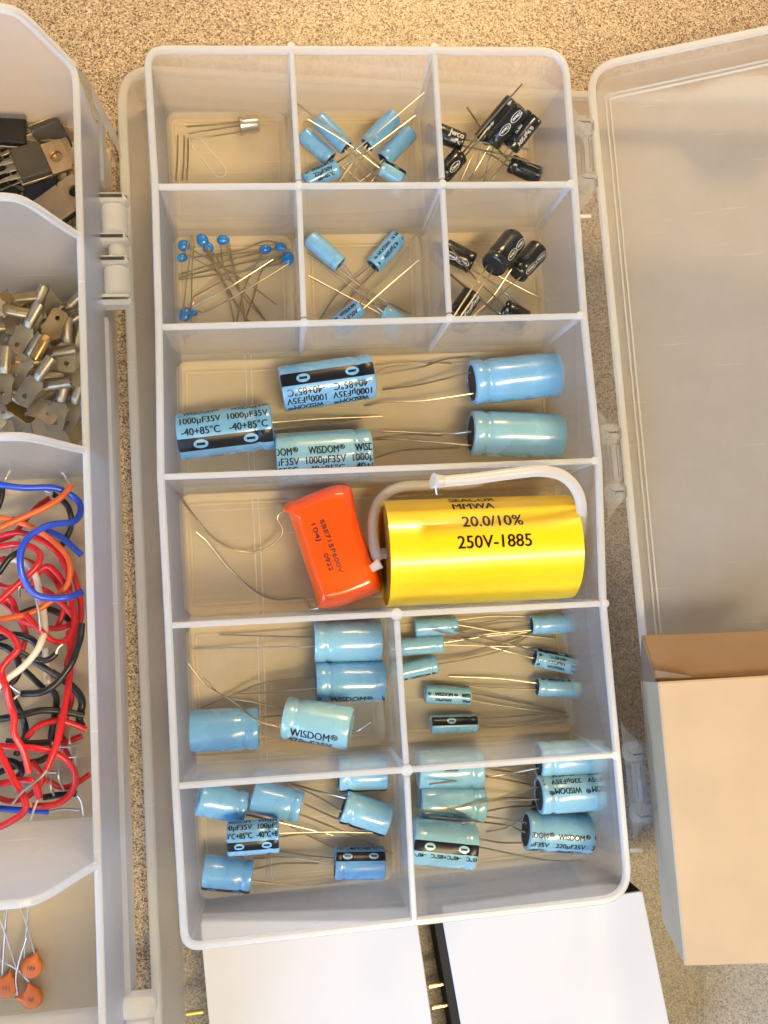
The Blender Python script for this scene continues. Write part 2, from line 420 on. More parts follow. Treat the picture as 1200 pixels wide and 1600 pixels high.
# right (hinge) wall with a bead on top and an outward skirt
wm = MB()
prof = [(-0.7, TF), (0.7, TF), (0.7, 1.4), (-0.7, 1.4)]
sweep_line(wm, T2(0, 4), T2(0, TLEN), prof); wm.build('side_wall', 'pp_deep', deep)
wl = MB(); sweep_line(wl, T2(TWID, 0), T2(TWID, TLEN), [(-0.7, TF), (0.7, TF), (0.7, 31), (-0.7, 31)]); wl.build('side_wall', 'pp_deep', deep)
rm = MB(); tube(rm, [arr(*T2(3.0, 0.1), 8.6), arr(*T2(1.4, 0.5), 4.6), arr(*T2(0.5, 1.6), 2.4), arr(*T2(0, 5.5), 2), arr(*T2(0, 20), 2)] + [arr(*T2(0, t), 2) for t in np.linspace(40, TLEN, 8)], 0.95, 10, 5); rm.build('rim', 'pp_rim', deep)
def skirt(t0, t1, rounded):
    m = MB(); w0, w1 = [-float(np.dot(U(*q, -26)[:2] - W0[:2], -dW)) for q in ((160, 200), (205, 1540))]
    tA, tB = tt(160, 200, -26), tt(205, 1540, -26); wf = lambda t: w0 + (w1 - w0) * (t - tA) / (tB - tA)
    pts = [T2(-0.6, t0), T2(wf(t0), t0), T2(wf(t1), t1), T2(-0.6, t1)]
    P = ccw(pts); R = [3.0 if np.dot(p - W0[:2], dW) < -1 else 0.0 for p in P]
    O = round_poly(P, R)
    prism(m, O, -26.0, -24.8)
    sweep_closed(m, O, [(0, -25.0), (0, -30.5), (1.1, -30.5), (1.1, -25.0)])
    m.build('skirt', 'pp_deep', deep)
skirt(-1.5, tt(150, 284, -25), True)
skirt(tt(150, 496, -25), tt(205, 1556, -25), True)
# the curved outer corner
cm = MB(); cpts = [T2(12, -2.5), T2(4, -3.2), T2(-2.2, -1.0), T2(-5.2, 3.5), T2(-6, 10)]
cpts = [p[:2] for p in catmull([arr(*p, 0) for p in cpts], 6)]
V = []; fs = []
for z in (-30.5, -25, 0.5):
    for p in cpts:
        k = 0 if z < -20 else 1
        q = p + (T2(3, 6) - p) * 0.22 * k; V.append(arr(*q, z))
n = len(cpts)
for a in range(2):
    for i in range(n - 1): fs.append((a * n + i, a * n + i + 1, (a + 1) * n + i + 1, (a + 1) * n + i))
cm.add(V, fs); cm.build('corner', 'pp_deep', deep)
# hinges
def hinge(items):
    """items: (kind, x0, y0, x1, y1) measured on the photo at the hinge height"""
    for kind, x0, y0, x1, y1 in items:
        z = -24.0
        a = U(x0, (y0 + y1) / 2, z)[:2]; b = U(x1, (y0 + y1) / 2, z)[:2]; c = (a + b) / 2
        t0 = tt((x0 + x1) / 2, y0, z); t1 = tt((x0 + x1) / 2, y1, z); w = np.linalg.norm(b - a); h = t1 - t0
        X, Y = arr(*-dW, 0), arr(*-dS, 0); m = MB()
        if kind == 'plate': box(m, (arr(*c, -25.5), X, Y, arr(0, 0, 1)), w, h, 7.0, min(1.1, h * 0.4)); m.build('hinge_plate', 'pp_rim', deep)
        elif kind == 'web': box(m, (arr(*c, -27.2), X, Y, arr(0, 0, 1)), w, h, 1.3, 0.3); m.build('hinge_web', 'pp_deep', deep)
        else:
            r = w / 2
            lathe(m, (arr(*(c - dS * h / 2), -25.8), arr(*dS, 0), arr(*dW, 0), arr(0, 0, 1)), [(0, r * 0.8), (0.5, r * 0.97), (1.0, r), (h - 1.0, r), (h - 0.5, r * 0.97), (h, r * 0.8)], 28); m.build('hinge_knuckle', 'pp_rim', deep)
hinge([('web', 128, 300, 151, 482), ('plate', 136, 303, 199, 317), ('knuckle', 157, 319, 198, 363), ('plate', 136, 366, 200, 379), ('knuckle', 168, 380, 196, 399), ('plate', 138, 401, 202, 414), ('knuckle', 161, 416, 203, 458), ('plate', 142, 461, 206, 478),
       ('web', 158, 1556, 182, 1700), ('plate', 182, 1557, 243, 1590), ('knuckle', 196, 1594, 240, 1690)])
# the lid, open and flat on the table
LZ = -35.4
lp = [U(183, 100, LZ), U(885, 143, LZ), U(1330, 150, LZ), U(1380, 1750, LZ), U(247, 1750, LZ)]
LO = round_poly(ccw(lp), [12, 0, 10, 10, 12][::1], 8)
yend = U(1120, 147, LZ); bump0 = U(1066, 146, LZ)[0]; bump1 = U(1200, 150, LZ)[0]
def bumpz(p):
    if p[1] < yend[1] - 14: return 0.0
    return 0.0
m = MB(); sweep_closed(m, LO, [(0.2, -37.2), (5.6, -45.4), (7.6, -44.45), (1.6, -36.4)]); m.build('lid_wall', 'pp_deep', deep)
m = MB(); sweep_closed(m, LO, [(-0.5, -37.2), (-0.5, -35.8), (0.0, -35.4), (1.7, -35.4), (2.2, -36.0), (2.2, -37.2)]); m.build('lid_rim', 'pp_rim', deep)
m = MB(); prism(m, offset_closed(LO, 6.6), -45.7, -44.4)
for px in (388, 1088):
    for dx in (-4, 4):
        sweep_line(m, U(px - 6 + dx, 500, -44), U(px + 12 + dx, 1720, -44), [(-0.25, -44.5), (0.25, -44.5), (0.2, -43.8), (-0.2, -43.8)])
m.build('lid_floor', 'pp_under', deep)
m = MB(); bx = np.linspace(bump0, bump1 + 6, 24); V = []; fs = []
for x in bx:
    k = (x - bump0) / (bump1 + 6 - bump0); k = max(0, min(1, k / 0.35, (1 - k) / 0.2)); k = k * k * (3 - 2 * k)
    for dy in (-0.7, 0.7):
        V += [arr(x, yend[1] + dy - 1, -36.4), arr(x, yend[1] + dy - 1, -35.2 + 11 * k)]
for i in range(len(bx) - 1):
    a = 4 * i; b = a + 4
    fs += [(a, b, b + 1, a + 1), (a + 2, a + 3, b + 3, b + 2), (a + 1, b + 1, b + 3, a + 3)]
m.add(V, fs); m.build('lid_lip', 'pp_rim', deep)

# ------------------------------------------------------------------ shallow compartment tray in the middle
NODE = {0: [(224, 70), (455, 71), (679, 72), (888, 73)], 1: [(237, 290), (467, 288), (692, 286), (903, 286)],
        2: [(243, 510), (475, 503), (703, 496), (918, 492)], 3: [(246, 745), None, None, (941, 719)],
        4: [(258, 978), (620, 960), None, (948, 943)], 5: [(269, 1230), (636, 1204), None, (970, 1180)],
        6: [(284, 1488), (648, 1450), None, (990, 1408)]}
NW = {r: [None if q is None else U(*q, 0)[:2] for q in l] for r, l in NODE.items()}
FZ = -33.0
KZ = 33.0 / 28.0
def UT(px, py, z): return U(px, py, z * KZ)
tray = thing('compartment_tray', 'shallow frosted tray of eleven compartments holding capacitors, lid hinged open to the right', 'organizer tray', arr(58, -117, -30))
OUT = [NW[r][0] for r in range(7)] + [NW[r][3] for r in range(6, -1, -1)]
OC = ccw(OUT)
def isn(p, q): return np.linalg.norm(p - q) < 0.01
rad = [6 if isn(p, NW[0][0]) else 8.5 if isn(p, NW[0][3]) else 5 if isn(p, NW[6][0]) else 9 if isn(p, NW[6][3]) else 0 for p in OC]
OR = round_poly(OC, rad, 8)
m = MB(); sweep_closed(m, OR, [(0.25, -0.9), (2.0, -34.8), (3.3, -33.4), (1.5, -0.9)]); m.build('outer_wall', 'pp_wall', tray)
m = MB(); sweep_closed(m, OR, [(-0.2, -1.5), (-0.2, -0.5), (0.15, 0.0), (1.3, 0.0), (1.65, -0.45), (1.65, -1.5)]); m.build('rim', 'pp_rim', tray)
m = MB(); prism(m, offset_closed(OR, 2.9), -34.5, FZ - 0.15); m.build('floor', 'pp_floor_warm_lit', tray)
def divider(p0, p1):
    d = unit(p1 - p0)
    a, b = p0 + d * 1.75, p1 - d * 1.75
    m = MB(); sweep_line(m, a, b, [(-0.9, FZ), (0.9, FZ), (0.55, -0.9), (-0.55, -0.9)]); w = m.build('divider', 'pp_wall', tray)
    m = MB(); sweep_line(m, a, b, [(-0.75, -1.4), (0.75, -1.4), (0.75, -0.5), (0.45, -0.08), (-0.45, -0.08), (-0.75, -0.5)]); m.build('rim', 'pp_rim', w)
for r in range(1, 6): divider(NW[r][0], NW[r][3])
for c in (1, 2):
    for r in (0, 1): divider(NW[r][c], NW[r + 1][c])
divider(NW[4][1], NW[5][1]); divider(NW[5][1], NW[6][1])
posts = [NW[1][1], NW[1][2], NW[2][1], NW[2][2], NW[4][1], NW[5][1], NW[0][1], NW[0][2], NW[4][3] - arr(.3, 0), NW[5][3] - arr(1.5, 0), NW[3][3] - arr(2, 0), NW[2][3] - arr(2, 0), NW[1][3] - arr(2, 0)]
for p in posts:
    big = 1.65 if any(isn(p, q) for q in (NW[4][1], NW[5][1])) else 1.15
    m = MB(); lathe(m, (arr(*p, -32.5), arr(0, 0, 1), arr(1, 0, 0), arr(0, 1, 0)), [(0, 0.7), (31.2, big * 0.9), (32.2, big), (32.55, big * 0.9)], 18); m.build('post', 'pp_rim', tray)
def cell(quad, r=4.0):
    O = round_poly(offset_closed(ccw(quad), 1.6), r, 6)
    m = MB(); sweep_closed(m, O, [(0.0, FZ + 1.8), (1.4, FZ + 0.9), (2.1, FZ - 0.1), (0.0, FZ - 0.12)])
    sweep_closed(m, O, [(2.5, FZ - 0.2), (2.7, FZ + 0.15), (3.0, FZ + 0.15), (3.2, FZ - 0.2)])
    m.build('floor_fillet', 'pp_floor_warm_lit', tray)
for r in (0, 1):
    for c in range(3): cell([NW[r][c], NW[r][c + 1], NW[r + 1][c + 1], NW[r + 1][c]])
for r in (2, 3): cell([NW[r][0], NW[r][3], NW[r + 1][3], NW[r + 1][0]])
for r in (4, 5):
    cell([NW[r][0], NW[r][1], NW[r + 1][1], NW[r + 1][0]]); cell([NW[r][1], NW[r][3], NW[r + 1][3], NW[r + 1][1]])
rg = MB()
for (xa, ya, xb, yb) in ((383, 553, 389, 735), (394, 775, 403, 960), (402, 992, 409, 1205), (411, 1250, 417, 1385)):
    for dx in (0, 9):
        sweep_line(rg, U(xa + dx, ya, FZ), U(xb + dx, yb, FZ), [(-0.22, FZ - 0.2), (0.22, FZ - 0.2), (0.12, FZ + 0.14), (-0.12, FZ + 0.14)])
rg.build('floor_ridge', 'pp_rim', tray)
# moulded slot outline in the first compartment
a = U(309, 226, FZ); b = U(344, 268, FZ); d = unit((b - a)[:2]); nn = arr(-d[1], d[0])
O = []
for k in range(9): t = math.pi / 2 + math.pi * k / 8; O.append(a[:2] + d * 2.0 * math.cos(t) + nn * 2.0 * math.sin(t))
for k in range(9): t = -math.pi / 2 + math.pi * k / 8; O.append(b[:2] + d * 2.0 * math.cos(t) + nn * 2.0 * math.sin(t))
m = MB(); sweep_closed(m, ccw(O), [(0, FZ - 0.2), (0.05, FZ + 0.22), (0.35, FZ + 0.22), (0.4, FZ - 0.2)]); m.build('moulded_slot', 'pp_rim', tray)
# hinge lugs on the right
def lug(y0, y1, x0, x1):
    p = U(x0, y0, -4)[:2]; q = U(x1, y1, -4)[:2]; d = unit(q - p); L = np.linalg.norm(q - p); e = arr(-d[1], d[0])
    if e[0] < 0: e = -e
    fr = lambda t, s, z: (arr(*(p + d * t + e * s), z), arr(*e, 0), arr(*d, 0), arr(0, 0, 1))
    for t in (0.13, 0.87):
        m = MB(); box(m, fr(L * t, 1.2, -4.5), 5.6, L * 0.24, 6.0, 1.6); m.build('hinge_lug', 'pp_wall', tray)
    m = MB(); box(m, fr(L * 0.5, 2.0, -5.0), 3.0, L * 0.5, 4.0, 0.9); m.build('hinge_pin', 'pp_wall', tray)
    O = [p + d * -5, p + e * 1.0 + d * -3.0, p + e * 4.4 + d * 0.6, p + e * 4.4 + d * (L - 0.6), p + e * 1.0 + d * (L + 3), p + d * (L + 5)]
    m = MB(); prism(m, ccw(O), -9.0, -7.8); m.build('hinge_web', 'pp_wall', tray)
lug(182, 300, 905, 912); lug(662, 786, 946, 958); lug(1160, 1290, 983, 998)
for (px, py) in ((914, 338), (994, 1329)):
    m = MB(); p = U(px - 9, py, -4); q = U(px + 9, py, -4); tube(m, [p, q], 0.55, 8); m.build('sprue', 'pp_rim', tray)
# the lid: hinged along its left edge, its far side lifted
H0 = U(917, 100, -7); H1 = U(1040, 1412, -7)
dh = unit(H1 - H0); eh = unit(np.cross(dh, arr(0, 0, 1)));
if eh[0] < 0: eh = -eh
TILT = math.radians(13)
el = eh * math.cos(TILT) + arr(0, 0, 1) * math.sin(TILT); nl = unit(np.cross(el, -dh))
if nl[2] < 0: nl = -nl
LL = np.linalg.norm(H1 - H0)
def LP(u, v, w=0.0): return H0 + el * u + dh * v + nl * w        # u across, v along the hinge, w above
def lid_uv(px, py, w=0.0):
    p = UP(px, py, H0 + nl * w, nl) - H0 - nl * w
    return float(np.dot(p, el)), float(np.dot(p, dh))
LW = 118.0
def lid_sweep(m, outline, prof):
    n = len(outline); V = []; fs = []; k = len(prof)
    for d, w in prof:
        for p in offset_closed(outline, d): V.append(LP(p[0], p[1], w))
    for a in range(k):
        b = (a + 1) % k
        for i in range(n): fs.append((a * n + i, a * n + (i + 1) % n, b * n + (i + 1) % n, b * n + i))
    m.add(V, fs)
tu, tv = lid_uv(1200, 40)
LO2 = round_poly(ccw([arr(0, 0), arr(LW, tv * LW / tu * 1.0), arr(LW, LL), arr(0, LL)]), 10, 8)
m = MB(); lid_sweep(m, LO2, [(0.3, -0.9), (1.6, -6.6), (2.8, -6.0), (1.5, -0.9)]); m.build('lid_wall', 'pp_wall', tray)
m = MB(); lid_sweep(m, LO2, [(-0.3, -1.3), (-0.3, -0.4), (0.1, 0.0), (1.4, 0.0), (1.8, -0.4), (1.8, -1.3)]); m.build('lid_rim', 'pp_rim', tray)
m = MB()
I = offset_closed(LO2, 2.2); n = len(I)
V = [LP(p[0], p[1], -6.7) for p in I] + [LP(p[0], p[1], -5.6) for p in I]
m.add(V, [tuple(range(n - 1, -1, -1)), tuple(range(n, 2 * n))] + [(i, (i + 1) % n, n + (i + 1) % n, n + i) for i in range(n)])
m.build('lid_panel', 'pp_lid', tray)
m = MB()
for ins in (5.0, 6.3): lid_sweep(m, [p for p in round_poly(ccw([arr(ins, ins + 2), arr(LW - ins, ins + 2 + tv * LW / tu), arr(LW - ins, LL - ins), arr(ins, LL - ins)]), 0.6, 3)], [(0, -5.7), (0.08, -4.95), (0.42, -4.95), (0.5, -5.7)])
m.build('lid_ridge', 'pp_rim', tray)

# ------------------------------------------------------------------ kraft carton standing on the lid
def lid_pt(px, py, w):
    u, v = lid_uv(px, py, w); return u, v
carton = thing('cardboard_carton', 'small open ended kraft cardboard carton resting on the tray lid', 'carton', LP(20, 190, -5))
CT, CB = 22.0, -5.3
u0, v0 = lid_pt(1028, 1066, CT); u1, v1 = lid_pt(1070, 1510, CT); CW = 72.0
ca = arr(u0, v0); cb = arr(u1, v1); ax = unit(cb - ca); lat = arr(ax[1], -ax[0])
if lat[0] < 0: lat = -lat
cl = np.linalg.norm(cb - ca)
def CP(a, l, w): q = ca + ax * a + lat * l; return LP(q[0], q[1], w)
def cpanel(name, mat, c8):
    m = MB(); m.add(c8, [(3, 2, 1, 0), (4, 5, 6, 7), (0, 1, 5, 4), (1, 2, 6, 5), (2, 3, 7, 6), (3, 0, 4, 7)]); return m.build(name, mat, carton)
def slab(name, mat, a0, a1, l0, l1, w0, w1):
    return cpanel(name, mat, [CP(a0, l0, w0), CP(a1, l0, w0), CP(a1, l1, w0), CP(a0, l1, w0), CP(a0, l0, w1), CP(a1, l0, w1), CP(a1, l1, w1), CP(a0, l1, w1)])
m = MB()
fr = (CP(cl / 2, CW / 2, CT - 0.5), unit(CP(1, 0, 0) - CP(0, 0, 0)), unit(CP(0, 1, 0) - CP(0, 0, 0)), nl)
box(m, fr, cl, CW, 1.0, 0.42); m.build('top_panel', 'carton', carton)
slab('side_panel', 'carton', 0.2, cl - 0.2, 0.1, 0.9, CB, CT - 1.02)
slab('side_panel', 'carton', 0.2, cl - 0.2, CW - 0.9, CW - 0.1, CB, CT - 1.02)
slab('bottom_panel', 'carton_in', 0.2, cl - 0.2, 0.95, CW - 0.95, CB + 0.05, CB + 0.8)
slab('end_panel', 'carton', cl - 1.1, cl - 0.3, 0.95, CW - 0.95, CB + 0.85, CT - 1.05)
# end flaps: one large flap sloping out of the open end, one small dust flap
fa = [lid_pt(1030, 1064, CT - 3.5), lid_pt(1006, 992, CT - 8)]
def P4(px, py, w): u, v = lid_uv(px, py, w); return LP(u, v, w)
q = [P4(1027, 1061, CT - 2.6), P4(1240, 1053, CT - 2.6), P4(1250, 984, CT - 9), P4(1006, 993, CT - 9)]
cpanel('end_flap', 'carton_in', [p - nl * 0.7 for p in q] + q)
q = [P4(1026, 1058, CT - 1.6), P4(1082, 1061, CT - 1.6), P4(1080, 1056, CT - 1.4), P4(1023, 1047, CT - 0.8)]
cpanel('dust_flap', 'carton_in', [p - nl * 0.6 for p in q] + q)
q = [CP(0.3, 0.2, CT - 2.2), P4(1004, 993, CT - 9.4), P4(1012, 1012, CB), CP(3.0, 0.2, CB)]
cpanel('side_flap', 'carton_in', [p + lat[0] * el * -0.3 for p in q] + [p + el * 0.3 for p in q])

# ------------------------------------------------------------------ white topped modules at the bottom edge
def module(label, quad, pins, side=0.0):
    ZTOP, ZB = -29.0, -44.2
    P = ccw([U(*p, ZTOP)[:2] for p in quad])
    c = sum(P) / len(P)
    t = thing('pin_module', label, 'module', arr(*c, ZB), 'white topped pin modules under the tray')
    m = MB(); Pb = [p + arr(-side if p[0] < c[0] else -0.2, 0) for p in offset_closed(P, 0.15)]; prism(m, Pb, ZB, ZTOP - 0.8); m.build('body', 'moduleblack', t)
    O = round_poly(P, 0.8, 3)
    m = MB(); n = len(O); lay = [(0.0, ZTOP - 0.75), (0, ZTOP - 0.2), (0.2, ZTOP)]; V = []; fs = []
    for d, z in lay:
        for p in (offset_closed(O, d) if d else O): V.append(arr(*p, z))
    for a in range(2):
        for i in range(n): fs.append((a * n + i, a * n + (i + 1) % n, (a + 1) * n + (i + 1) % n, (a + 1) * n + i))
    fs += [tuple(range(n - 1, -1, -1)), tuple(range(2 * n, 3 * n))]
    m.add(V, fs); m.build('cover', 'whitecard', t)
    for a, b in pins:
        m = MB(); tube(m, [U(*a, -35), U(*b, -35)], 0.75, 10); m.build('pin', 'gold', t)
    return t
module('white topped black module at bottom left with one gold pin', [(312, 1440), (652, 1440), (690, 1700), (336, 1700)], [((318, 1580), (291, 1584))])
module('white topped black module at bottom centre right with two gold pins', [(692, 1440), (1004, 1392), (1066, 1700), (738, 1700)], [((710, 1533), (670, 1541)), ((714, 1566), (675, 1574))], 2.6)

# ------------------------------------------------------------------ electrolytic capacitors
GROUPS = {}
def cap(label, group, T, E, dia, z=None, zT=None, zE=None, sleeve='blue', roll=0.0, rows=(), band=None, leads=(), lr=0.26, flip=False, logo=None, marks=2, L=None):
    """T, E: pixel of the rounded end and of the lead end (axis centres)"""
    dia *= 1.02; r = dia / 2
    z, zT, zE = [None if q is None else q * KZ for q in (z, zT, zE)]
    z0 = FZ + r + 0.05 if z is None else z
    zt = z0 if zT is None else zT; ze = z0 if zE is None else zE
    A = U(*T, zt); B = U(*E, ze); Ln = np.linalg.norm(B - A)
    if L is not None:
        c = (A + B) / 2; d = unit(B - A); A = c - d * L / 2; B = c + d * L / 2; Ln = L
    t = thing('electrolytic_capacitor', label, 'capacitor', (A + B) / 2 - arr(0, 0, r), group)
    fr = frame(A, B - A); g = max(0.75, r / 5.2)
    gx = min(Ln * 0.2, 3.4 * g)
    prof = [(0.12, 0.01), (0.12, r * 0.70), (0.0, r * 0.76), (0.06, r * 0.88), (0.3, r * 0.965), (0.8, r)]
    prof += [(x, r) for x in np.linspace(0.8, Ln - gx - 1.1 * g, 5)[1:]]
    prof += [(Ln - gx - 0.5 * g, r * 0.965), (Ln - gx, r * 0.93), (Ln - gx + 0.5 * g, r * 0.965), (Ln - gx + 1.1 * g, r * 0.998), (Ln - 0.7, r), (Ln - 0.22, r * 0.965), (Ln, r * 0.88), (Ln, r * 0.80), (Ln - 0.5, r * 0.79)]
    m = MB(); lathe(m, fr, prof, 40); m.build('sleeve', sleeve, t, 40)
    m = MB(); lathe(m, fr, [(Ln - 0.7, 0.02), (Ln - 0.7, r * 0.78), (Ln - 0.25, r * 0.785), (Ln - 0.2, r * 0.3), (Ln - 0.2, 0.02)], 28); m.build('rubber_seal', 'rubber', t)
    ro = math.radians(roll); sg = -1 if flip else 1
    x0, x1 = 0.45, Ln - 0.5
    ink = 'whiteink' if sleeve == 'blacksleeve' else 'ink'
    items = []
    for (s, size, off, period, x_off, wid) in rows:
        V0, _ = text2d(s); sx = wid / (np.ptp(V0[:, 0]) * size)
        for k in range(-3, 4):
            cx = Ln / 2 + sg * (k * period + x_off)
            items.append(placed(s, size, cx, sg * off, flip, sx=sx))
    if logo:
        for (s, cx, off, a, b, size) in logo:
            items.append(ellipse2d(cx, sg * off, a * 1.12, b * 0.95, 26, 0.13))
            items.append(placed(s, size * 1.15, cx, sg * off, flip, sx=0.82))
    if items:
        V, Fs = flat_bm(items, x0, x1, r * 0.22)
        if len(V):
            pm = wrap(fr, r + 0.05, V, Fs, ro)
            for k, dx in enumerate((-0.07, 0.07)):                    # heavy, slightly spread ink
                q = wrap(fr, r + 0.065 + 0.015 * k, [p + np.array([dx, 0.02 * (1 - 2 * k)]) for p in V], Fs, ro); pm.add(q.v, q.f)
            pm.build('printing', ink, t, 0, recalc=False)
    if band:
        off, w = band                          # centre and width, mm round the girth
        V = []; fs = []; na = 7
        bp = [(x, rr + 0.035) for x, rr in prof if x >= 0.06 and x <= Ln - 0.2 and rr > r * 0.85]
        for x, rr in bp:
            for i in range(na):
                a = ro + (sg * off - w / 2 + w * i / (na - 1)) / r
                V.append(fr[0] + fr[1] * x + (fr[3] * math.cos(a) + fr[2] * math.sin(a)) * rr)
        for k in range(len(bp) - 1):
            for i in range(na - 1): fs.append((k * na + i, k * na + i + 1, (k + 1) * na + i + 1, (k + 1) * na + i))
        m = MB(); m.add(V, fs); bo = m.build('polarity_stripe', 'ink', t, 30, recalc=False)
        for k in range(marks):
            cx = Ln * (0.24 + 0.52 * k) if marks == 2 else Ln * 0.42
            it = [ellipse2d(cx, sg * off, w * 0.52, w * 0.34, 26)]
            V, Fs = flat_bm(it, 0.3, Ln - 0.4, r * 0.15); wrap(fr, r + 0.07, V, Fs, ro).build('minus_oval', sleeve, bo, 0, recalc=False)
            V, Fs = flat_bm([rect2d(cx - w * 0.3, cx + w * 0.3, sg * off - w * 0.10, sg * off + w * 0.10)], 0.3, Ln - 0.4, r * 0.15); wrap(fr, r + 0.10, V, Fs, ro).build('minus_bar', 'ink', bo, 0, recalc=False)
    for k, ld in enumerate(leads):
        pts = []
        n = len(ld)
        side = (1 if k == 0 else -1)
        for i, q in enumerate(ld):
            if len(q) == 3: zz = q[2] * KZ
            else:
                f = i / max(1, n - 1); zz = ze + (FZ + 0.6 - ze) * min(1, f * 1.0)
            pts.append(U(q[0], q[1], zz))
        root = B - fr[1] * 0.5; near = pts[0] - root; near = near - fr[1] * np.dot(near, fr[1])
        off = unit(near) * min(np.linalg.norm(near), r * 0.55) if np.linalg.norm(near) > 0.01 else near
        st = root + off
        pts = [st, st + fr[1] * 1.2] + pts[1:]
        m = MB(); tube(m, pts, lr, 8, 6); m.build('lead', 'lead', t, 40)
    return t

def R1000(a=0.4, b=3.2, c=6.1): return [('WISDOM', 3.1, c, 13.4, -6.9, 8.6), ('®', 2.0, c + 0.5, 13.4, -1.6, 1.5), ('1000µF35V', 3.1, b, 13.4, -6.7, 11.4), ('-40+85°C', 3.0, a, 13.4, -6.6, 10.8)]
G2 = 'large 1000 microfarad blue capacitors'
cap('large blue capacitor at the left wall with upright lettering above its black stripe', G2, (278.4, 683.2), (425.8, 665.6), 13.2, roll=-5, rows=R1000(0.4, 3.8, 7.3), band=(-3.3, 4.0), leads=[[(427, 660), (500, 654), (597, 650.5)], [(427, 671), (500, 662), (565, 654)]], lr=0.3)
cap('large blue capacitor with upside down lettering below its black stripe', G2, (438.8, 608.5), (582.4, 588), 13.2, roll=-20, flip=True, rows=R1000(0.4, 3.1, 5.9), band=(-3.4, 3.8), leads=[[(588, 583), (610, 571), (670, 566.7), (705, 568)], [(588, 585), (660, 572.7), (693, 561.7), (742.7, 556)]], lr=0.3)
cap('large blue capacitor half hidden behind the divider above the yellow one, lettering on its side', G2, (431, 714), (580, 704), 13.2, sleeve='teal', roll=-50, rows=[(a, b, c, d, e + 6.6, f) for a, b, c, d, e, f in R1000()], leads=[[(570, 676, -20), (640, 679, -23), (690, 681, -26)], [(583, 716), (627, 704), (717, 700)]], lr=0.3)
cap('plain blue large capacitor, upper of two at the right wall', G2, (872.7, 584.7), (736.7, 598.3), 13.2, leads=[[(730, 583), (660, 600), (598, 609)], [(731.7, 615.7), (660, 626), (603, 628), (570, 635)]], lr=0.3)
cap('plain blue large capacitor, lower of two at the right wall', G2, (876.7, 681.7), (735, 676.7), 13.2, sleeve='teal', leads=[[(735, 675), (693, 678), (597, 674)], [(728, 697), (620, 687), (580, 687)]], lr=0.3)

G4 = 'medium 470 microfarad capacitors below the orange one'
R470 = [('WISDOM', 3.4, 3.4, 15.6, -1.0, 10.8), ('®', 2.3, 3.9, 15.6, 5.6, 1.9), ('470µF35V', 3.2, 0.2, 15.6, -1.0, 12.4)]
cap('plain teal medium capacitor just below the divider under the orange one', G4, (596, 1001), (490.5, 1003), 11.6, sleeve='teal', leads=[[(489, 996), (420, 994), (342.6, 991.6)], [(489, 1010), (400, 1012), (302, 1014)]])
cap('medium capacitor with lettering only along its lower edge', G4, (601, 1063.7), (493, 1065.4), 11.6, roll=62, flip=True, rows=[('WISDOM', 3.2, 1.0, 14.6, -0.9, 10.0), ('®', 2.2, 1.4, 14.6, 5.2, 1.8)], sleeve='blue', leads=[[(490.5, 1057), (412.5, 1067), (370, 1083), (313, 1106)], [(490.5, 1076.7), (430, 1081), (364, 1084)]])
cap('medium teal capacitor lying askew on top of the others, lettering across its lower side', G4, (549, 1138.5), (445, 1120.6), 11.4, zT=-13, zE=-16, roll=64, flip=True, rows=R470, sleeve='teal', leads=[[(445, 1107.6, -16), (402.7, 1098, -14), (347.5, 1086.5, -12), (318, 1059, -10)], [(438.5, 1139, -17), (399.5, 1124, -16), (360.5, 1093, -12), (325, 1073.5, -10), (294, 1036, -8)]])
cap('plain blue medium capacitor by the left wall of its compartment', G4, (297, 1142.4), (405, 1137.8), 11.6, leads=[[(406.5, 1120.6), (442, 1118)], [(407.6, 1151), (500, 1160, -27), (554, 1144, -26), (580, 1128, -23)]])

G5 = 'tiny pale blue 10 microfarad capacitors'
D5 = 5.3
cap('tiny pale capacitor touching the top divider, leads pointing right', G5, (647.7, 981), (714, 977), D5, sleeve='teal', leads=[[(715, 966), (770, 963), (826.7, 964)], [(716, 976.7), (796.7, 990), (868, 998)]], lr=0.26)
cap('tiny plain pale capacitor at the centre divider, above the lettered one', G5, (625, 1011), (691.7, 1006), D5, sleeve='teal', leads=[[(693, 1004), (760, 994), (823, 988)], [(694, 1008), (780, 1010), (858, 1011.7)]], lr=0.26)
cap('tiny pale capacitor at the centre divider with lettering along its lower edge', G5, (623, 1050.7), (682.7, 1038), D5, sleeve='teal', roll=-56, rows=[('WISDOM', 1.7, 0, 8.4, 0.2, 5.6), ('®', 1.2, 0.1, 8.4, 4.2, 1.1)], leads=[[(685, 1031.7), (743, 1021.7), (840, 987)], [(686, 1038), (783, 1016.7), (826, 993)]], lr=0.26)
cap('tiny pale capacitor with lettering facing up, above the black striped one', G5, (664, 1084), (734.3, 1088), D5, sleeve='teal', roll=-2, rows=[('WISDOM', 1.6, 0.4, 8.0, -1.6, 5.2), ('®', 1.1, 0.5, 8.0, 2.0, 1.1), ('10µF50V', 1.25, -1.3, 8.0, -1.6, 4.6)], leads=[[(735, 1083), (810, 1096.7), (885, 1112.7)], [(736, 1095), (810, 1107), (880, 1114)]], lr=0.26)
cap('tiny pale capacitor with a broad black stripe, lowest in its compartment', G5, (673, 1132), (745, 1130), D5, sleeve='teal', roll=28, band=(0, 2.6), marks=1, leads=[[(745, 1123), (820, 1118), (885, 1113)], [(746.7, 1134), (796.7, 1135), (898, 1118)]], lr=0.26)
cap('tiny plain pale capacitor in the upper right corner of its compartment', G5, (897, 973), (830, 976.7), D5 + 0.4, sleeve='teal', leads=[[(828, 971.7), (776.7, 973), (693, 991.7)], [(829, 985), (770, 990), (700, 1000)]], lr=0.26)
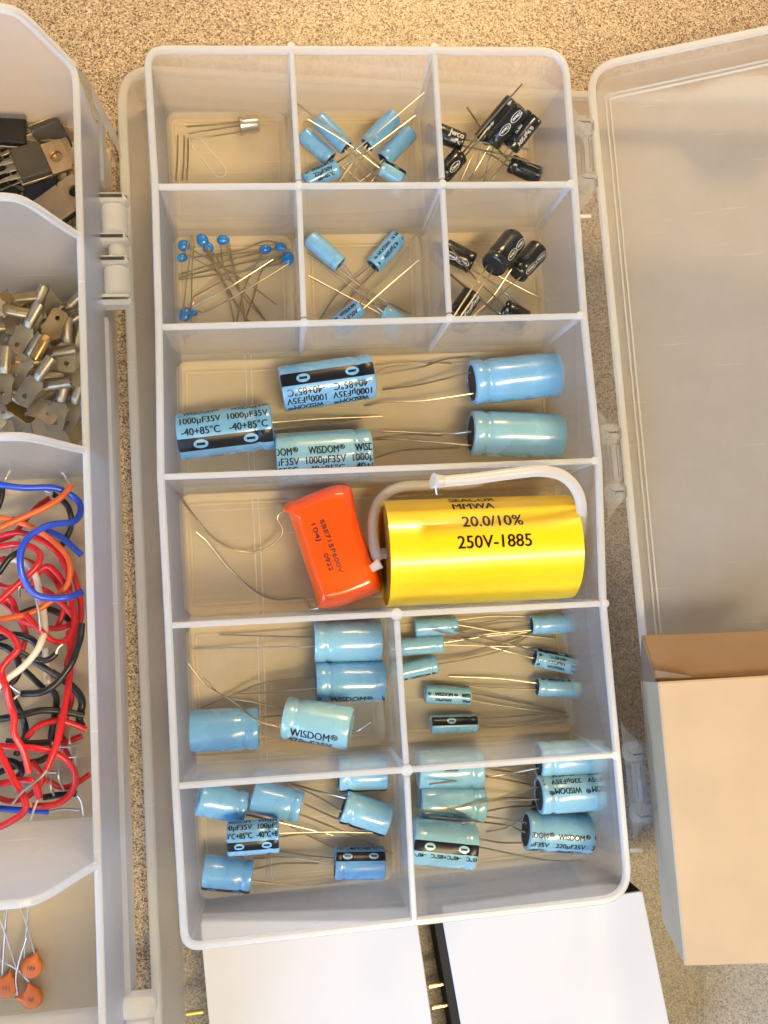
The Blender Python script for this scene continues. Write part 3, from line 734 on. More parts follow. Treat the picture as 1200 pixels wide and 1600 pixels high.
cap('tiny tilted capacitor covered in lettering with black stripe at its top edge', G5, (900, 1040), (835, 1026.7), D5 + 0.3, sleeve='teal', roll=-11, rows=[('-40+85°C', 1.3, -0.6, 7.4, 0, 5.6), ('10µF50V', 1.4, 0.9, 7.4, 0.4, 5.4), ('WISDOM', 1.5, 2.4, 7.6, 0.2, 5.2)], band=(-2.7, 2.2), marks=1, leads=[[(832.7, 1018), (790, 1005), (710, 985, -22)], [(831.7, 1028), (770, 1011.7), (676.7, 984, -21)]], lr=0.26)
cap('tiny pale capacitor at the right wall with lettering along its upper edge', G5, (905, 1076.7), (839, 1073), D5 + 0.3, sleeve='teal', roll=-55, flip=True, rows=[('WISDOM', 1.7, 0, 8.0, -1.0, 5.4), ('®', 1.2, 0.1, 8.0, 2.8, 1.1)], leads=[[(835, 1067), (776.7, 1060), (701.7, 1057)], [(836.7, 1077.7), (743, 1073), (678, 1066)]], lr=0.26)

G6 = 'short 100 microfarad blue capacitors in the bottom left compartment'
R100 = [('100µF35V', 2.3, 3.3, 9.4, -4.3, 7.8), ('-40°C+85°C', 2.1, 0.9, 9.4, -4.3, 8.2), ('WISDOM', 2.2, 5.6, 9.4, -4.3, 7.4)]
D6 = 8.9
cap('short bright blue capacitor in the upper left corner of the bottom left compartment', G6, (308.7, 1247), (383, 1262), D6, zT=-21, zE=-23, leads=[[(386.7, 1264), (412.7, 1268), (470, 1300), (539.5, 1333)], [(385, 1273), (450, 1288), (520, 1305)]])
cap('short plain blue capacitor leaning right, second from the left under the divider', G6, (395, 1243), (470.6, 1262), D6, zT=-21, zE=-20, leads=[[(477, 1256.6), (523, 1277.7), (565, 1290)], [(469.6, 1273), (542.7, 1302), (614, 1334.6)]])
cap('short blue capacitor with two lines of lettering above a black stripe', G6, (355, 1311), (436.5, 1305), D6, z=-15.5, roll=9, rows=R100, band=(-1.9, 2.6), leads=[[(437, 1302, -15.5), (520, 1300, -18), (606, 1302, -20)], [(437, 1307.6, -15.5), (487, 1302, -17), (572, 1300, -20)]])
cap('short blue capacitor in the lower left with black stripe along its lower edge', G6, (317, 1362), (394, 1368.7), D6 + 0.3, z=-22, roll=-57, band=(0, 2.6), leads=[[(396.5, 1357), (442, 1349), (497, 1349)], [(396.5, 1377), (474.5, 1384), (536, 1377)]])
cap('short pale blue capacitor tilted down right, beside the centre divider', G6, (607.7, 1282.6), (535.6, 1260), D6, z=-21, sleeve='teal', roll=64, band=(0, 2.2), marks=1, leads=[[(539.5, 1247), (494, 1235.5), (448.5, 1222)], [(531, 1266), (500.5, 1247), (450, 1223)]])
cap('short capacitor mostly hidden by the divider above the tilted pale one', G6, (605, 1210), (529, 1212), D6, sleeve='teal', roll=66, band=(0, 2.0), leads=[[(527, 1207), (480, 1205), (440, 1207)]])
cap('short pale blue capacitor in the lower right with black stripe along its upper side', G6, (600.6, 1348), (522.6, 1349), D6, roll=-40, flip=True, rows=[('-40°C+85°C', 1.9, 2.7, 9.4, 0.6, 8.2)], band=(0, 2.7), leads=[[(520, 1341), (480, 1337), (437, 1330)], [(520, 1350), (452, 1340), (395, 1341)]])

G7 = 'medium 220 microfarad teal capacitors in the bottom right compartment'
D7 = 10.6
R220 = [('WISDOM', 2.3, 3.5, 10.6, 2.2, 7.6), ('®', 1.7, 3.9, 10.6, 7.0, 1.4), ('220µF35V', 2.2, 0.7, 10.6, 2.2, 8.6), ('-40+85°C', 1.9, -1.9, 10.6, 2.2, 8.0)]
cap('plain teal medium capacitor half hidden by the divider, leads crossing it', G7, (652, 1203), (753, 1202), D7, sleeve='teal', leads=[[(753.5, 1201), (790, 1205), (826, 1210.7)], [(755, 1212), (800, 1220), (838, 1228)]])
cap('plain teal medium capacitor with a bright scuffed side, second down on the left', G7, (654.7, 1253), (756, 1256), D7, sleeve='teal', leads=[[(757, 1267.7), (794.7, 1261), (836, 1258.8)], [(757, 1250), (800, 1246), (838, 1249)]])
cap('thick teal capacitor at the centre divider with black stripe and minus marks', G7, (642, 1314), (741.5, 1323.7), 12.2, z=-15.5, sleeve='teal', roll=6, flip=True, rows=[('-40°C+85°C', 1.7, 2.5, 9.8, 0, 8.4)], band=(0, 2.9), leads=[[(745.6, 1310, -15.5), (782, 1316.7, -16), (817, 1316.7, -17)], [(745.6, 1323, -15.5), (851.7, 1343.7, -22), (916.6, 1345, -24)]])
cap('plain teal medium capacitor in the upper right corner under the divider', G7, (942, 1185), (840.6, 1189), D7, sleeve='teal', z=-19.5, leads=[[(837.4, 1201), (775.7, 1212), (671, 1225, -16)], [(820, 1191.7), (756.7, 1202.7), (695, 1204, -16)]])
cap('teal medium capacitor with upside down lettering near the right wall', G7, (941, 1236), (841.5, 1242), D7, z=-17.0, sleeve='teal', roll=-58, rows=R220, leads=[[(837.4, 1231, -17), (756.7, 1252, -14), (665, 1271, -12)], [(840.6, 1248.7, -17), (766, 1252, -18), (693, 1266, -19)]])
cap('teal medium capacitor with upright lettering on its lower side, lowest near the right wall', G7, (923, 1304), (821, 1296.8), D7 + 0.4, z=-20.5, sleeve='teal', roll=35, flip=True, rows=R220, leads=[[(817, 1285), (756.7, 1275.6), (671, 1267.7, -11), (640, 1262, -9)], [(817, 1299), (782, 1288), (671, 1275.6, -11)]])
cap('teal medium capacitor buried beneath the two lettered ones', G7, (930, 1266), (835, 1264), 7.6, sleeve='teal', leads=[[(833, 1262), (800, 1290), (760, 1300)]])

G1 = 'tiny blue 22 microfarad capacitors in the top middle compartment'
D1c = 5.2
cap('tiny sky blue capacitor slanting down right at the top left of the pile', G1, (497.5, 185.4), (541.7, 230.8), D1c, z=-22.5, sleeve='blue', leads=[[(545, 233), (570, 258), (596, 282)], [(540, 236), (560, 262), (575, 284)]], lr=0.26)
cap('tiny sky blue capacitor slanting down right against the left wall of the pile', G1, (474, 209.4), (516.7, 249), D1c, leads=[[(520, 250), (545, 268), (562, 283)], [(516, 256), (530, 268), (540, 284)]], lr=0.26)
cap('tiny lettered blue capacitor at the lower left of the crossed pile', G1, (477, 286), (527, 262.5), D1c + 0.3, z=-21, roll=0, rows=[('WISDOM', 1.8, 1.7, 8.2, 0.2, 5.6), ('®', 1.2, 1.8, 8.2, 4.1, 1.1), ('22µF50V', 1.8, -0.2, 8.2, 0.4, 6.0), ('-40+85°C', 1.6, -1.9, 8.2, 0.4, 6.0)], leads=[[(527, 251, -20), (564.6, 227, -14), (662.5, 144.8, -6)], [(530, 262.5, -20), (575, 235, -16), (649, 180, -12)]], lr=0.26)
cap('tiny sky blue capacitor slanting down left at the top right of the pile', G1, (616.7, 181), (573, 227), D1c, z=-22.5, leads=[[(570, 230), (550, 255), (530, 284)], [(575, 234), (560, 258), (546, 284)]], lr=0.26)
cap('tiny sky blue capacitor slanting down left against the right wall of the pile', G1, (641.7, 206), (599, 250), D1c + 0.2, leads=[[(596, 252), (580, 270), (563, 283)], [(603, 255), (590, 270), (580, 284)]], lr=0.26)
cap('tiny pale blue capacitor at the lower right of the pile, leads rising to upper left', G1, (630, 281), (596, 261), D1c, z=-20, sleeve='teal', roll=10, band=(-1.8, 1.4), marks=1, leads=[[(593, 258, -19), (564.6, 233, -15), (473, 169, -7), (462, 153, -5)], [(592, 262, -19), (540, 222, -16), (481, 186, -13)]], lr=0.26)

G1b = 'tiny blue capacitors in the middle compartment of the second row'
cap('tiny plain sky blue capacitor alone at the left, leads running down right', G1b, (483, 372), (532, 413.7), D1c + 0.2, leads=[[(536, 413.7), (568, 449), (643, 492)], [(529.8, 423), (574.6, 455), (624.6, 495)]], lr=0.26)
cap('tiny lettered blue capacitor at the upper right, leads running down left', G1b, (623.5, 370), (583, 416), D1c + 0.2, roll=12, flip=False, rows=[('WISDOM', 1.75, -1.5, 8.2, 0.6, 5.6), ('®', 1.2, -1.4, 8.2, 4.5, 1.1), ('4.7µF50V', 1.75, 0.6, 8.2, -0.4, 6.4)], leads=[[(576.7, 417), (528.8, 457.5), (497.5, 502)], [(584, 425), (553.8, 457.5), (522.5, 500)]], lr=0.26)
cap('tiny lettered blue capacitor peeking over the lower divider, leads running up right', G1b, (524, 510), (562, 480), D1c + 0.2, z=-23, roll=0, rows=[('WISDOM', 1.75, 1.1, 8.2, 0.6, 5.6), ('®', 1.2, 1.2, 8.2, 4.5, 1.1), ('4.7µF50V', 1.75, -0.9, 8.2, -0.4, 6.4)], leads=[[(559, 476, -22), (603.8, 428, -19), (653.8, 360.6, -14)], [(567, 483.5, -22), (601.7, 451, -21), (653.8, 406.5, -19)]], lr=0.26)
cap('tiny pale blue capacitor only just visible over the lower divider, leads running up left', G1b, (627, 506), (600, 486), D1c, sleeve='teal', leads=[[(595, 484.6), (540, 440), (476.7, 393)], [(589, 493), (526.7, 455), (479.8, 430)]], lr=0.26)

GB = 'tiny black capacitors in the top right compartment'
LG = 'Chicon'
def lo(Ln, off, n=2, a=2.1, b=1.05): return [(LG, Ln * (0.28 + 0.45 * k), off, a, b, 1.15) for k in range(n)]
cap('tiny black capacitor at the left wall with large white letters', GB, (682.5, 206), (724.6, 223), 5.6, z=-22, sleeve='blacksleeve', roll=-6, rows=[('Jwco', 2.9, 0.6, 8.5, 1.6, 4.6), ('105°C', 1.1, -1.7, 7.5, 1.8, 3.0)], leads=[[(725, 216.7, -21), (775, 225, -19), (826, 233.7, -18)], [(718, 228, -21), (795, 243.7, -18), (846, 259, -17)]], lr=0.26)
cap('tiny black capacitor at the lower left corner with white oval logo', GB, (691, 274), (719, 242.7), 5.6, z=-22, sleeve='blacksleeve', roll=-20, logo=[(LG, 3.6, -0.6, 2.0, 1.05, 1.1)], leads=[[(722, 240, -21), (760, 195, -12), (816, 131, -4)], [(728, 246, -21), (745, 222, -18), (762, 200, -16)]], lr=0.26)
cap('tiny black capacitor leaning upright, left of three parallel ones', GB, (803, 157), (751, 219), 5.4, zT=-15, zE=-22, sleeve='blacksleeve', roll=10, rows=[('0.5µF50V', 1.3, 1.0, 9.0, 0, 4.5), ('-40+85', 1.0, -0.6, 9.0, 2, 3.0)], leads=[[(748, 222), (735, 250), (720, 282)], [(755, 226), (745, 255), (738, 284)]], lr=0.26)
cap('tiny black capacitor with white oval logos, middle of three parallel ones', GB, (816, 169), (768, 224), 5.6, zT=-13, zE=-20, sleeve='blacksleeve', roll=14, logo=[(LG, 2.4, 0.2, 1.9, 1.05, 1.05), (LG, 7.2, 0.2, 1.9, 1.05, 1.05)], leads=[[(765, 227, -20), (745, 262, -22), (733, 282, -24)], [(772, 230, -20), (762, 256, -24), (756, 284, -26)]], lr=0.26)
cap('tiny black capacitor with white figures along it, right of three parallel ones', GB, (836, 180), (796, 231), 5.8, zT=-15, zE=-20, sleeve='blacksleeve', roll=26, rows=[('0.9µF50V', 2.0, 0.6, 8.6, 0.3, 6.4), ('105°C', 1.0, -2.4, 7.0, 0, 2.6)], leads=[[(792, 234, -20), (770, 262, -23), (749, 281, -25)], [(800, 238, -20), (780, 265, -24), (765, 284, -26)]], lr=0.26)
cap('tiny black capacitor at the lower right of the pile, leads to the upper left', GB, (846, 276), (797, 255), 5.6, z=-23, sleeve='blacksleeve', roll=-10, logo=[(LG, 3.0, -2.0, 1.9, 0.9, 1.0)], leads=[[(794, 250), (762, 215), (730, 168, -18)], [(790, 258), (775, 246), (755, 238)]], lr=0.26)

GC = 'black capacitors with oval logos in the second row right compartment'
cap('black capacitor at the left wall pointing down right', GC, (694, 389), (739, 411.7), 6.6, sleeve='blacksleeve', roll=-38, logo=lo(9, 0, 2, 2.0, 1.1), leads=[[(743.5, 411.7), (830, 458.5), (862, 471)], [(736, 422), (780, 449), (832, 495)]], lr=0.26)
cap('thickest black capacitor leaning up at the top middle, two oval logos', GC, (804, 373), (770, 416), 7.6, zT=-17, zE=-14, sleeve='blacksleeve', roll=34, logo=lo(10.5, 0.4, 2, 2.2, 1.15), leads=[[(766.5, 409, -14), (742.5, 443, -10), (708, 496, -5)], [(775.8, 415, -14), (753, 447, -10), (718, 497, -5)]], lr=0.26)
cap('black capacitor at the right of the thickest one, one tall oval logo', GC, (843, 388), (806, 428), 7.0, z=-22, sleeve='blacksleeve', roll=38, logo=lo(10.5, 0.2, 2, 2.2, 1.0), leads=[[(796.7, 424), (769.6, 463.7), (736, 497)], [(806, 440), (780, 462), (750, 490)]], lr=0.26)
cap('black capacitor in the lower left corner under two crossing leads', GC, (714, 494), (738, 459), 6.4, z=-22.5, sleeve='blacksleeve', roll=-30, logo=lo(8.5, -0.4, 2, 1.7, 1.0), leads=[[(735, 452), (718, 440), (703, 428)], [(746.7, 465.8), (762, 478), (780, 492)]], lr=0.26)
cap('black capacitor peeking over the divider at the bottom middle', GC, (822, 502), (786, 482), 6.4, z=-22.5, sleeve='blacksleeve', leads=[[(787, 475), (742.5, 434.6), (700.8, 381.5, -10)], [(780, 488), (740, 460), (703, 428, -18)]], lr=0.26)

# ------------------------------------------------------------------ small metal can transistor
A = U(376, 197, FZ + 2.7); B = U(404, 194, FZ + 2.4)
t = thing('can_transistor', 'small silver metal can transistor with three long leads', 'transistor', (A + B) / 2 - arr(0, 0, 2.4))
fr = frame(A, B - A); Ln = np.linalg.norm(B - A)
m = MB(); lathe(m, fr, [(0.5, 0.02), (0.5, 2.3), (Ln - 0.35, 2.28), (Ln - 0.08, 2.15), (Ln, 1.95), (Ln, 0.02)], 36); m.build('can', 'steel', t)
m = MB(); lathe(m, fr, [(-0.15, 0.02), (-0.15, 2.75), (0.5, 2.78), (0.62, 2.4)], 36); m.build('flange', 'steel', t)
V, Fs = flat_bm([placed('N29', 1.1, 2.4, 0)], None, None, 0.4); wrap(fr, 2.32, V, Fs, math.radians(52)).build('printing', 'ink', t, 0, recalc=False)
for ld in ([(374, 191, -25), (330, 195, -26), (292, 198, -27)], [(375, 196, -25), (330, 203, -26.5), (295, 209, -27.4)], [(376, 206, -26), (330, 213, -27.2), (297, 216, -27.5)]):
    m = MB(); tube(m, [UT(*q) for q in ld], 0.24, 8); m.build('lead', 'lead', t)
m = MB()
lt = thing('bare_wires', 'loose bare clipped lead wires beside the left wall, in the corner compartment', 'wires', U(285, 250, FZ)) if False else None
for k, (a, b, lab) in enumerate((((278, 210), (275, 281), 'bare clipped wire standing nearest the left wall of the corner compartment'), ((288, 212), (285, 281), 'middle bare clipped wire beside the left wall of the corner compartment'), ((294, 215), (292, 281), 'bare clipped wire of the three that is farthest from the left wall'))):
    m = MB(); tube(m, [U(*a, FZ + 0.6 + k * 0.1), U((a[0] + b[0]) / 2 + 1, 245, FZ + 0.4), U(*b, FZ + 0.4)], 0.22, 8)
    o = m.build('clipped_wire', 'lead', None); o['label'] = lab; o['category'] = 'wire'; o['group'] = 'clipped wires in the corner compartment'

# ------------------------------------------------------------------ blue dipped bead capacitors
GBD = 'small blue dipped bead capacitors'
def bead(label, c, rx, ry, ang, leads, z=None):
    zc = FZ + 1.4 if z is None else z
    C = U(*c, zc); t = thing('bead_capacitor', label, 'capacitor', C - arr(0, 0, 1.2), GBD)
    a = math.radians(ang); X = arr(math.cos(a), math.sin(a), 0); Y = arr(-math.sin(a), math.cos(a), 0); Z = arr(0, 0, 1)
    m = MB(); V = []; fs = []; nu, nv = 20, 12
    for i in range(1, nv):
        p = math.pi * i / nv
        for j in range(nu):
            q = 2 * math.pi * j / nu
            x = math.cos(p); s = math.sin(p)
            s2 = s * (1 - 0.12 * x)
            V.append(C + X * (rx * x) + Y * (ry * s2 * math.cos(q)) + Z * (1.25 * s2 * math.sin(q)))
    V += [C + X * rx, C - X * rx]
    for i in range(nv - 2):
        for j in range(nu): fs.append((i * nu + j, i * nu + (j + 1) % nu, (i + 1) * nu + (j + 1) % nu, (i + 1) * nu + j))
    n = len(V)
    for j in range(nu): fs.append((n - 2, (j + 1) % nu, j)); fs.append((n - 1, (nv - 2) * nu + j, (nv - 2) * nu + (j + 1) % nu))
    m.add(V, fs); m.build('body', 'discblue', t, 180)
    for ld in leads:
        k = len(ld) - 1
        pts = [U(q[0], q[1], q[2] * KZ if len(q) > 2 else zc + (FZ + 0.5 - zc) * i / k) for i, q in enumerate(ld)]
        m = MB(); tube(m, pts, 0.22, 6, 5); m.build('lead', 'lead', t)
bead('blue bead capacitor at the upper left, above a smaller one', (287.3, 383.5), 1.8, 1.7, 20, [[(291, 386), (300, 390), (375.8, 434.6), (432, 476)], [(289, 388), (303, 367, -22), (300, 420, -22), (299, 505, -21)]])
bead('flattened blue bead capacitor below the upper left one', (284.6, 403), 1.75, 1.2, 10, [[(290, 402), (303, 403), (373.8, 449), (417.5, 504)], [(288, 400), (300.8, 367, -21), (290, 450, -21), (286, 507, -20)]])
bead('blue bead capacitor at the top, left of an adjoining pair', (316, 375), 2.0, 1.75, 120, [[(318, 379), (355, 457.5), (366.5, 504)], [(321, 379), (345, 430), (388, 505)]], z=FZ + 2.6)
bead('blue bead capacitor at the top, right of an adjoining pair', (324.5, 386), 1.9, 1.6, 130, [[(326, 390), (365.4, 470), (392, 505)], [(330, 389), (375.8, 457.5), (417.5, 503)]])
bead('blue bead capacitor at the top middle with straight leads hanging down', (348.8, 375), 1.95, 1.5, 0, [[(346, 380), (347, 402), (350, 420)], [(353, 380), (375.8, 457.5), (383, 503)], [(358, 380), (364, 410), (373.8, 447)]])
bead('pale blue bead capacitor left of the trio at the right wall', (415.4, 389.8), 1.8, 1.4, 10, [[(412, 393), (340, 411), (275.8, 430)], [(410, 396), (384, 445), (369.6, 503)]])
bead('blue bead capacitor uppermost of the trio at the right wall', (439.4, 386.7), 1.8, 1.4, -20, [[(432, 389), (375.8, 396), (334, 401)], [(437, 380), (413, 377), (375.8, 390.8), (304, 402)], [(443, 390, -22), (454, 389, -20)]])
bead('largest blue bead capacitor at the right wall', (449.8, 404), 2.1, 1.9, 60, [[(440, 400), (360, 415), (279, 433.5)], [(442, 411), (371.7, 425), (280, 436.7)], [(438, 403), (411, 420), (396.7, 461.7), (382, 503)]], z=FZ + 2.0)
bead('blue bead capacitor in the lower left with kinked leads', (289.4, 491), 2.2, 1.9, 50, [[(299, 478), (303, 473), (306, 461.7), (376, 425, -20), (444.6, 390.8, -17)], [(293, 485), (296.7, 482.5), (359, 448, -22), (427, 405, -20)]], z=FZ + 2.0)
bead('tiny blue bead capacitor touching the kinked lead one', (304, 489), 1.0, 0.9, 0, [[(306, 487), (310, 485.6), (323.8, 486.7), (380, 455, -20), (451, 411.7, -17)]])

# ------------------------------------------------------------------ orange dipped film capacitor
op = [(441, 796), (448, 787), (458, 783), (510, 763), (538, 760), (548, 768), (556, 806), (570, 850), (588, 893), (594, 910), (594, 922), (580, 930), (540, 945), (507, 951), (496, 950), (492, 938), (478, 893), (458, 830), (449, 806), (442, 802)]
OZ0 = FZ + 0.1; OZ1 = FZ + 18.0
base = ccw([U(*p, FZ + 6)[:2] for p in op]); nb = len(base); base = [0.5 * (2 * base[i] + (base[(i + 1) % nb] - base[i - 1]) * t + (2 * base[i - 1] - 5 * base[i] + 4 * base[(i + 1) % nb] - base[(i + 2) % nb]) * t * t + (3 * base[i] - base[i - 1] - 3 * base[(i + 1) % nb] + base[(i + 2) % nb]) * t ** 3) for i in range(nb) for t in (0, 0.2, 0.4, 0.6, 0.8)]
cen = sum(base) / len(base)
film = thing('film_capacitor', 'glossy orange dipped film capacitor with two long bare leads', 'capacitor', arr(*cen, FZ))
fr_long = unit((U(545, 940, 0) - U(500, 780, 0))[:2]); fr_lat = arr(-fr_long[1], fr_long[0])
m = MB(); V = []; fs = []; n = len(base); K = 22
lv = []
for k in range(K):
    a = math.pi * (k / (K - 1)) - math.pi / 2
    lv.append((max(0, 1 - abs(math.sin(a)) ** 2.3) ** (1 / 2.1), math.sin(a)))
hz = (OZ1 - OZ0) / 2
for s, zz in lv:
    s2 = 0.60 + 0.40 * s
    for p in base:
        q = p - cen; a = np.dot(q, fr_long); b = np.dot(q, fr_lat)
        ka = 0.74 + 0.26 * s; kb = 0.60 + 0.40 * s
        w = cen + fr_long * a * ka + fr_lat * b * kb
        V.append(arr(*w, OZ0 + hz + zz * hz * 0.98))
for k in range(K - 1):
    for i in range(n): fs.append((k * n + i, k * n + (i + 1) % n, (k + 1) * n + (i + 1) % n, (k + 1) * n + i))
k = len(V); V += [arr(*cen, OZ0 - 0.02), arr(*cen, OZ1 + 0.25)]
for i in range(n): fs.append((k, (i + 1) % n, i)); fs.append((k + 1, (K - 1) * n + i, (K - 1) * n + (i + 1) % n))
m.add(V, fs)
fo = m.build('body', 'orange', film, 180)
bvh = BVHTree.FromPolygons([Vector(v) for v in m.v], m.f)
def drape(px0, px1, s, size, mat, name, parent, bv, off=0.06):
    """lettering centred between two pixels, reading from the first to the second, dropped onto a surface"""
    a = U(*px0, OZ1); b = U(*px1, OZ1); d = unit((b - a)[:2]); e = arr(-d[1], d[0]); c = ((a + b) / 2)[:2]
    V, Fs = text2d(s, 0.008)
    wd = V[:, 0].max() - V[:, 0].min(); k = np.linalg.norm((b - a)[:2]) / wd
    out = []
    for p in V:
        q = c + d * (p[0] * k) + e * (p[1] * size)
        h = bv.ray_cast(Vector((q[0], q[1], 60)), Vector((0, 0, -1)))
        z = h[0].z if h[0] is not None else OZ1
        out.append(arr(q[0], q[1], z + off))
    mm = MB(); mm.add(out, Fs)
    for k in (-1, 1): mm.add([p + arr(0.07 * k, 0.03 * k, 0.03 + 0.01 * k) for p in out], Fs)
    mm.build(name, mat, parent, 0, recalc=False)
drape((502, 812), (533, 895), 'SBE715P600V', 1.75, 'brownink', 'printing', film, bvh)
drape((489, 817), (498, 844), '104J', 1.75, 'brownink', 'printing', film, bvh)
drape((508, 865), (518, 892), '0922', 1.75, 'brownink', 'printing', film, bvh)
for ld in ([(446, 797, -21), (436, 803, -21.5), (434, 812, -22), (442, 826, -23), (436, 842, -24), (415, 857, -25), (388, 863, -25.5), (358, 856, -25), (325, 833, -22), (300, 802, -19), (277, 770, -14)],
           [(501, 949, -22), (487, 951, -23), (482, 945, -24), (476, 936, -25), (462, 935, -26), (430, 937, -26.5), (395, 922, -26.5), (358, 888, -26), (325, 848, -25), (306, 831, -24)]):
    m = MB(); tube(m, [UT(*q) for q in ld], 0.36, 8, 6); m.build('lead', 'lead', film)

# ------------------------------------------------------------------ big yellow axial capacitor
YR = 15.0; YZ = FZ + YR + 0.1
A = U(600, 865, YZ); B = U(886, 853.5, YZ); fr = frame(A, B - A); YL = np.linalg.norm(B - A)
yel = thing('axial_capacitor', 'big yellow axial capacitor with black figures and white sleeved leads', 'capacitor', (A + B) / 2 - arr(0, 0, YR))
m = MB(); prof = [(0.9, YR - 1.0), (0, YR - 0.35), (0.05, YR), (0.8, YR + 0.02)] + [(x, YR + 0.03 * ((i * 7) % 3 - 1)) for i, x in enumerate(np.linspace(2, YL - 2, 16))] + [(YL - 0.8, YR), (YL - 0.05, YR - 0.02), (YL, YR - 0.35), (YL - 0.9, YR - 1.0)]
lathe(m, fr, prof, 72, closed_ends=False); m.build('wrap', 'yellow', yel, 60)
for q in ([(0.7, 0.02), (0.7, YR - 0.7)], [(YL - 0.7, YR - 0.7), (YL - 0.7, 0.02)]):
    m = MB(); lathe(m, fr, q, 48); m.build('end_fill', 'resin', yel)
xs = lambda px: float(np.dot(U(px, 820, YZ + YR)[:3] - A, fr[1]))
items = []
for s, size, px, ang, wid in (('SEACOR', 3.8, 758, 67, 12.9), ('MMWA', 3.9, 756, 52, 11.6), ('20.0/10%', 4.8, 781, 29, 16.8), ('250V-1885', 5.0, 781, 6, 20.4)):
    V0, _ = text2d(s, 0.0); W, Fs = placed(s, size, xs(px) - 1.5, YR * math.radians(ang), bold=0.0, sx=wid / (np.ptp(V0[:, 0]) * size)); items.append((W, Fs))
V, Fs = flat_bm(items, None, None, 1.2); pm = wrap(fr, YR + 0.09, V, Fs, 0)
for k, (dx, dy) in enumerate(((-0.09, 0.04), (0.09, -0.04))):
    q = wrap(fr, YR + 0.105 + 0.015 * k, [p + np.array([dx, dy]) for p in V], Fs, 0); pm.add(q.v, q.f)
pm.build('printing', 'ink', yel, 0, recalc=False)
tr1 = [B + fr[1] * -0.5, B + fr[1] * 1.6, UT(906, 838, -9), UT(909, 800, -5), UT(902, 768, -1.5), UT(880, 744, 1.5), UT(845, 736, 3), UT(800, 740, 3), UT(740, 748, 3), UT(694, 752, 3)]
m = MB(); tube(m, tr1, 1.55, 14, 7); m.build('sleeved_lead', 'ptfe', yel, 60)
m = MB(); tube(m, [UT(694, 752, 3), UT(682, 752, 3.2), UT(676, 751, 3.4)], 1.58, 14, 5, r1=2.1); m.build('sleeve_end', 'ptfe', yel, 60)
m = MB(); tube(m, [UT(700, 752, 3), UT(684, 753, 3), UT(681, 760, 2.4), UT(683, 772, 1.5)], 0.4, 8, 5); m.build('bare_end', 'steel', yel)
tr2 = [A + fr[1] * 0.9, A + fr[1] * -1.2, UT(588, 868, -14), UT(583, 840, -16), UT(584, 805, -18), UT(598, 776, -20), UT(626, 761, -21), UT(670, 758, -22), UT(720, 757, -23), UT(752, 752, -23.5)]
m = MB(); tube(m, tr2, 1.5, 14, 7); m.build('sleeved_lead', 'ptfe', yel, 60)
m = MB(); tube(m, [UT(594, 880, -9), UT(580, 889, -9.5)], 1.5, 10, 4, r1=1.0); m.build('sleeve_end', 'ptfe', yel)

# ------------------------------------------------------------------ power transistors in the deep box
GT = 'power transistors heaped in the deep box'
def tabtrans(label, c, z, ang, tilt=0.0, roll=0.0, face=1, legs=True, bodymat='epoxy', tabmat='tab', sc=0.92):
    C = U(*c, z - 3); a = math.radians(ang); b = math.radians(tilt); g = math.radians(roll)
    X = arr(math.cos(a) * math.cos(b), math.sin(a) * math.cos(b), math.sin(b)); Y0 = arr(-math.sin(a), math.cos(a), 0); Z0 = np.cross(X, Y0)
    Y = Y0 * math.cos(g) + Z0 * math.sin(g); Z = (Z0 * math.cos(g) - Y0 * math.sin(g)) * face
    if face < 0: Y = -Y
    t = thing('power_transistor', label, 'transistor', C - arr(0, 0, 2), GT)
    f = lambda x, y, zz: (C + X * x * sc + Y * y * sc + Z * zz * sc, X, Y, Z)
    m = MB(); box(m, f(0, 0, 0.6), 9.2 * sc, 10 * sc, 3.2 * sc, 0.35); m.build('body', bodymat, t)
    # the tab: a plate with a round hole
    m = MB(); n = 24; O = []; I = []
    hx = 7.6
    for k in range(n):
        q = 2 * math.pi * k / n; cx, cy = math.cos(q), math.sin(q)
        s = 1 / max(abs(cx) / 3.4, abs(cy) / 5.0); O.append((hx + cx * s, cy * s)); I.append((hx + cx * 1.9, cy * 1.9))
    V = []
    for zz in (-1.0, 0.25):
        for p in O + I: V.append(C + (X * p[0] + Y * p[1] + Z * (zz - 0.9)) * sc)
    fs = []
    for k in range(n):
        j = (k + 1) % n; q = 2 * n
        fs += [(k, n + k, n + j, j), (q + k, q + j, q + n + j, q + n + k), (k, j, q + j, q + k), (n + k, q + n + k, q + n + j, n + j)]
    m.add(V, fs); m.build('tab', tabmat, t, 30)
    m = MB(); box(m, f(-0.4, 0, -1.55), 9.4 * sc, 9.9 * sc, 1.1 * sc, 0.1); m.build('heat_spreader', tabmat, t)
    if legs:
        for y in (-2.54, 0, 2.54):
            m = MB(); box(m, f(-6.2, y, 0), 3.4 * sc, 1.3 * sc, 0.5 * sc, 0.08); box(m, f(-12.0, y, 0), 8.6 * sc, 0.75 * sc, 0.45 * sc, 0.06); m.build('leg', 'lead', t)
    return t
tabtrans('black power transistor at the top of the heap with legs pointing right', (18, 203), -22, 178, 4, bodymat='epoxy_dark')
tabtrans('dark grey transistor standing on edge at the top, silver legs to its left', (80, 212), -24, 20, 6, 60, bodymat='epoxy')
tabtrans('power transistor with its worn olive face up in the middle of the heap', (49, 255), -21, 21, -4, 0, sc=0.95)
tabtrans('transistor showing its bright tan tab with a hole against the right wall', (64, 257), -26, 20, 6, 0, face=-1, bodymat='epoxy_dark', tabmat='tab')
tabtrans('black transistor lying under the olive one, half in shadow', (66, 292), -29, -20, 0, 20, bodymat='epoxy_dark')
tabtrans('upturned transistor showing a tan plate beside the first divider', (88, 324), -25, 35, 4, 0, face=-1, bodymat='epoxy_dark')
tabtrans('black transistor at the far left of the heap with striped legs', (-16, 262), -24, 205, 0, 10, bodymat='epoxy_dark')
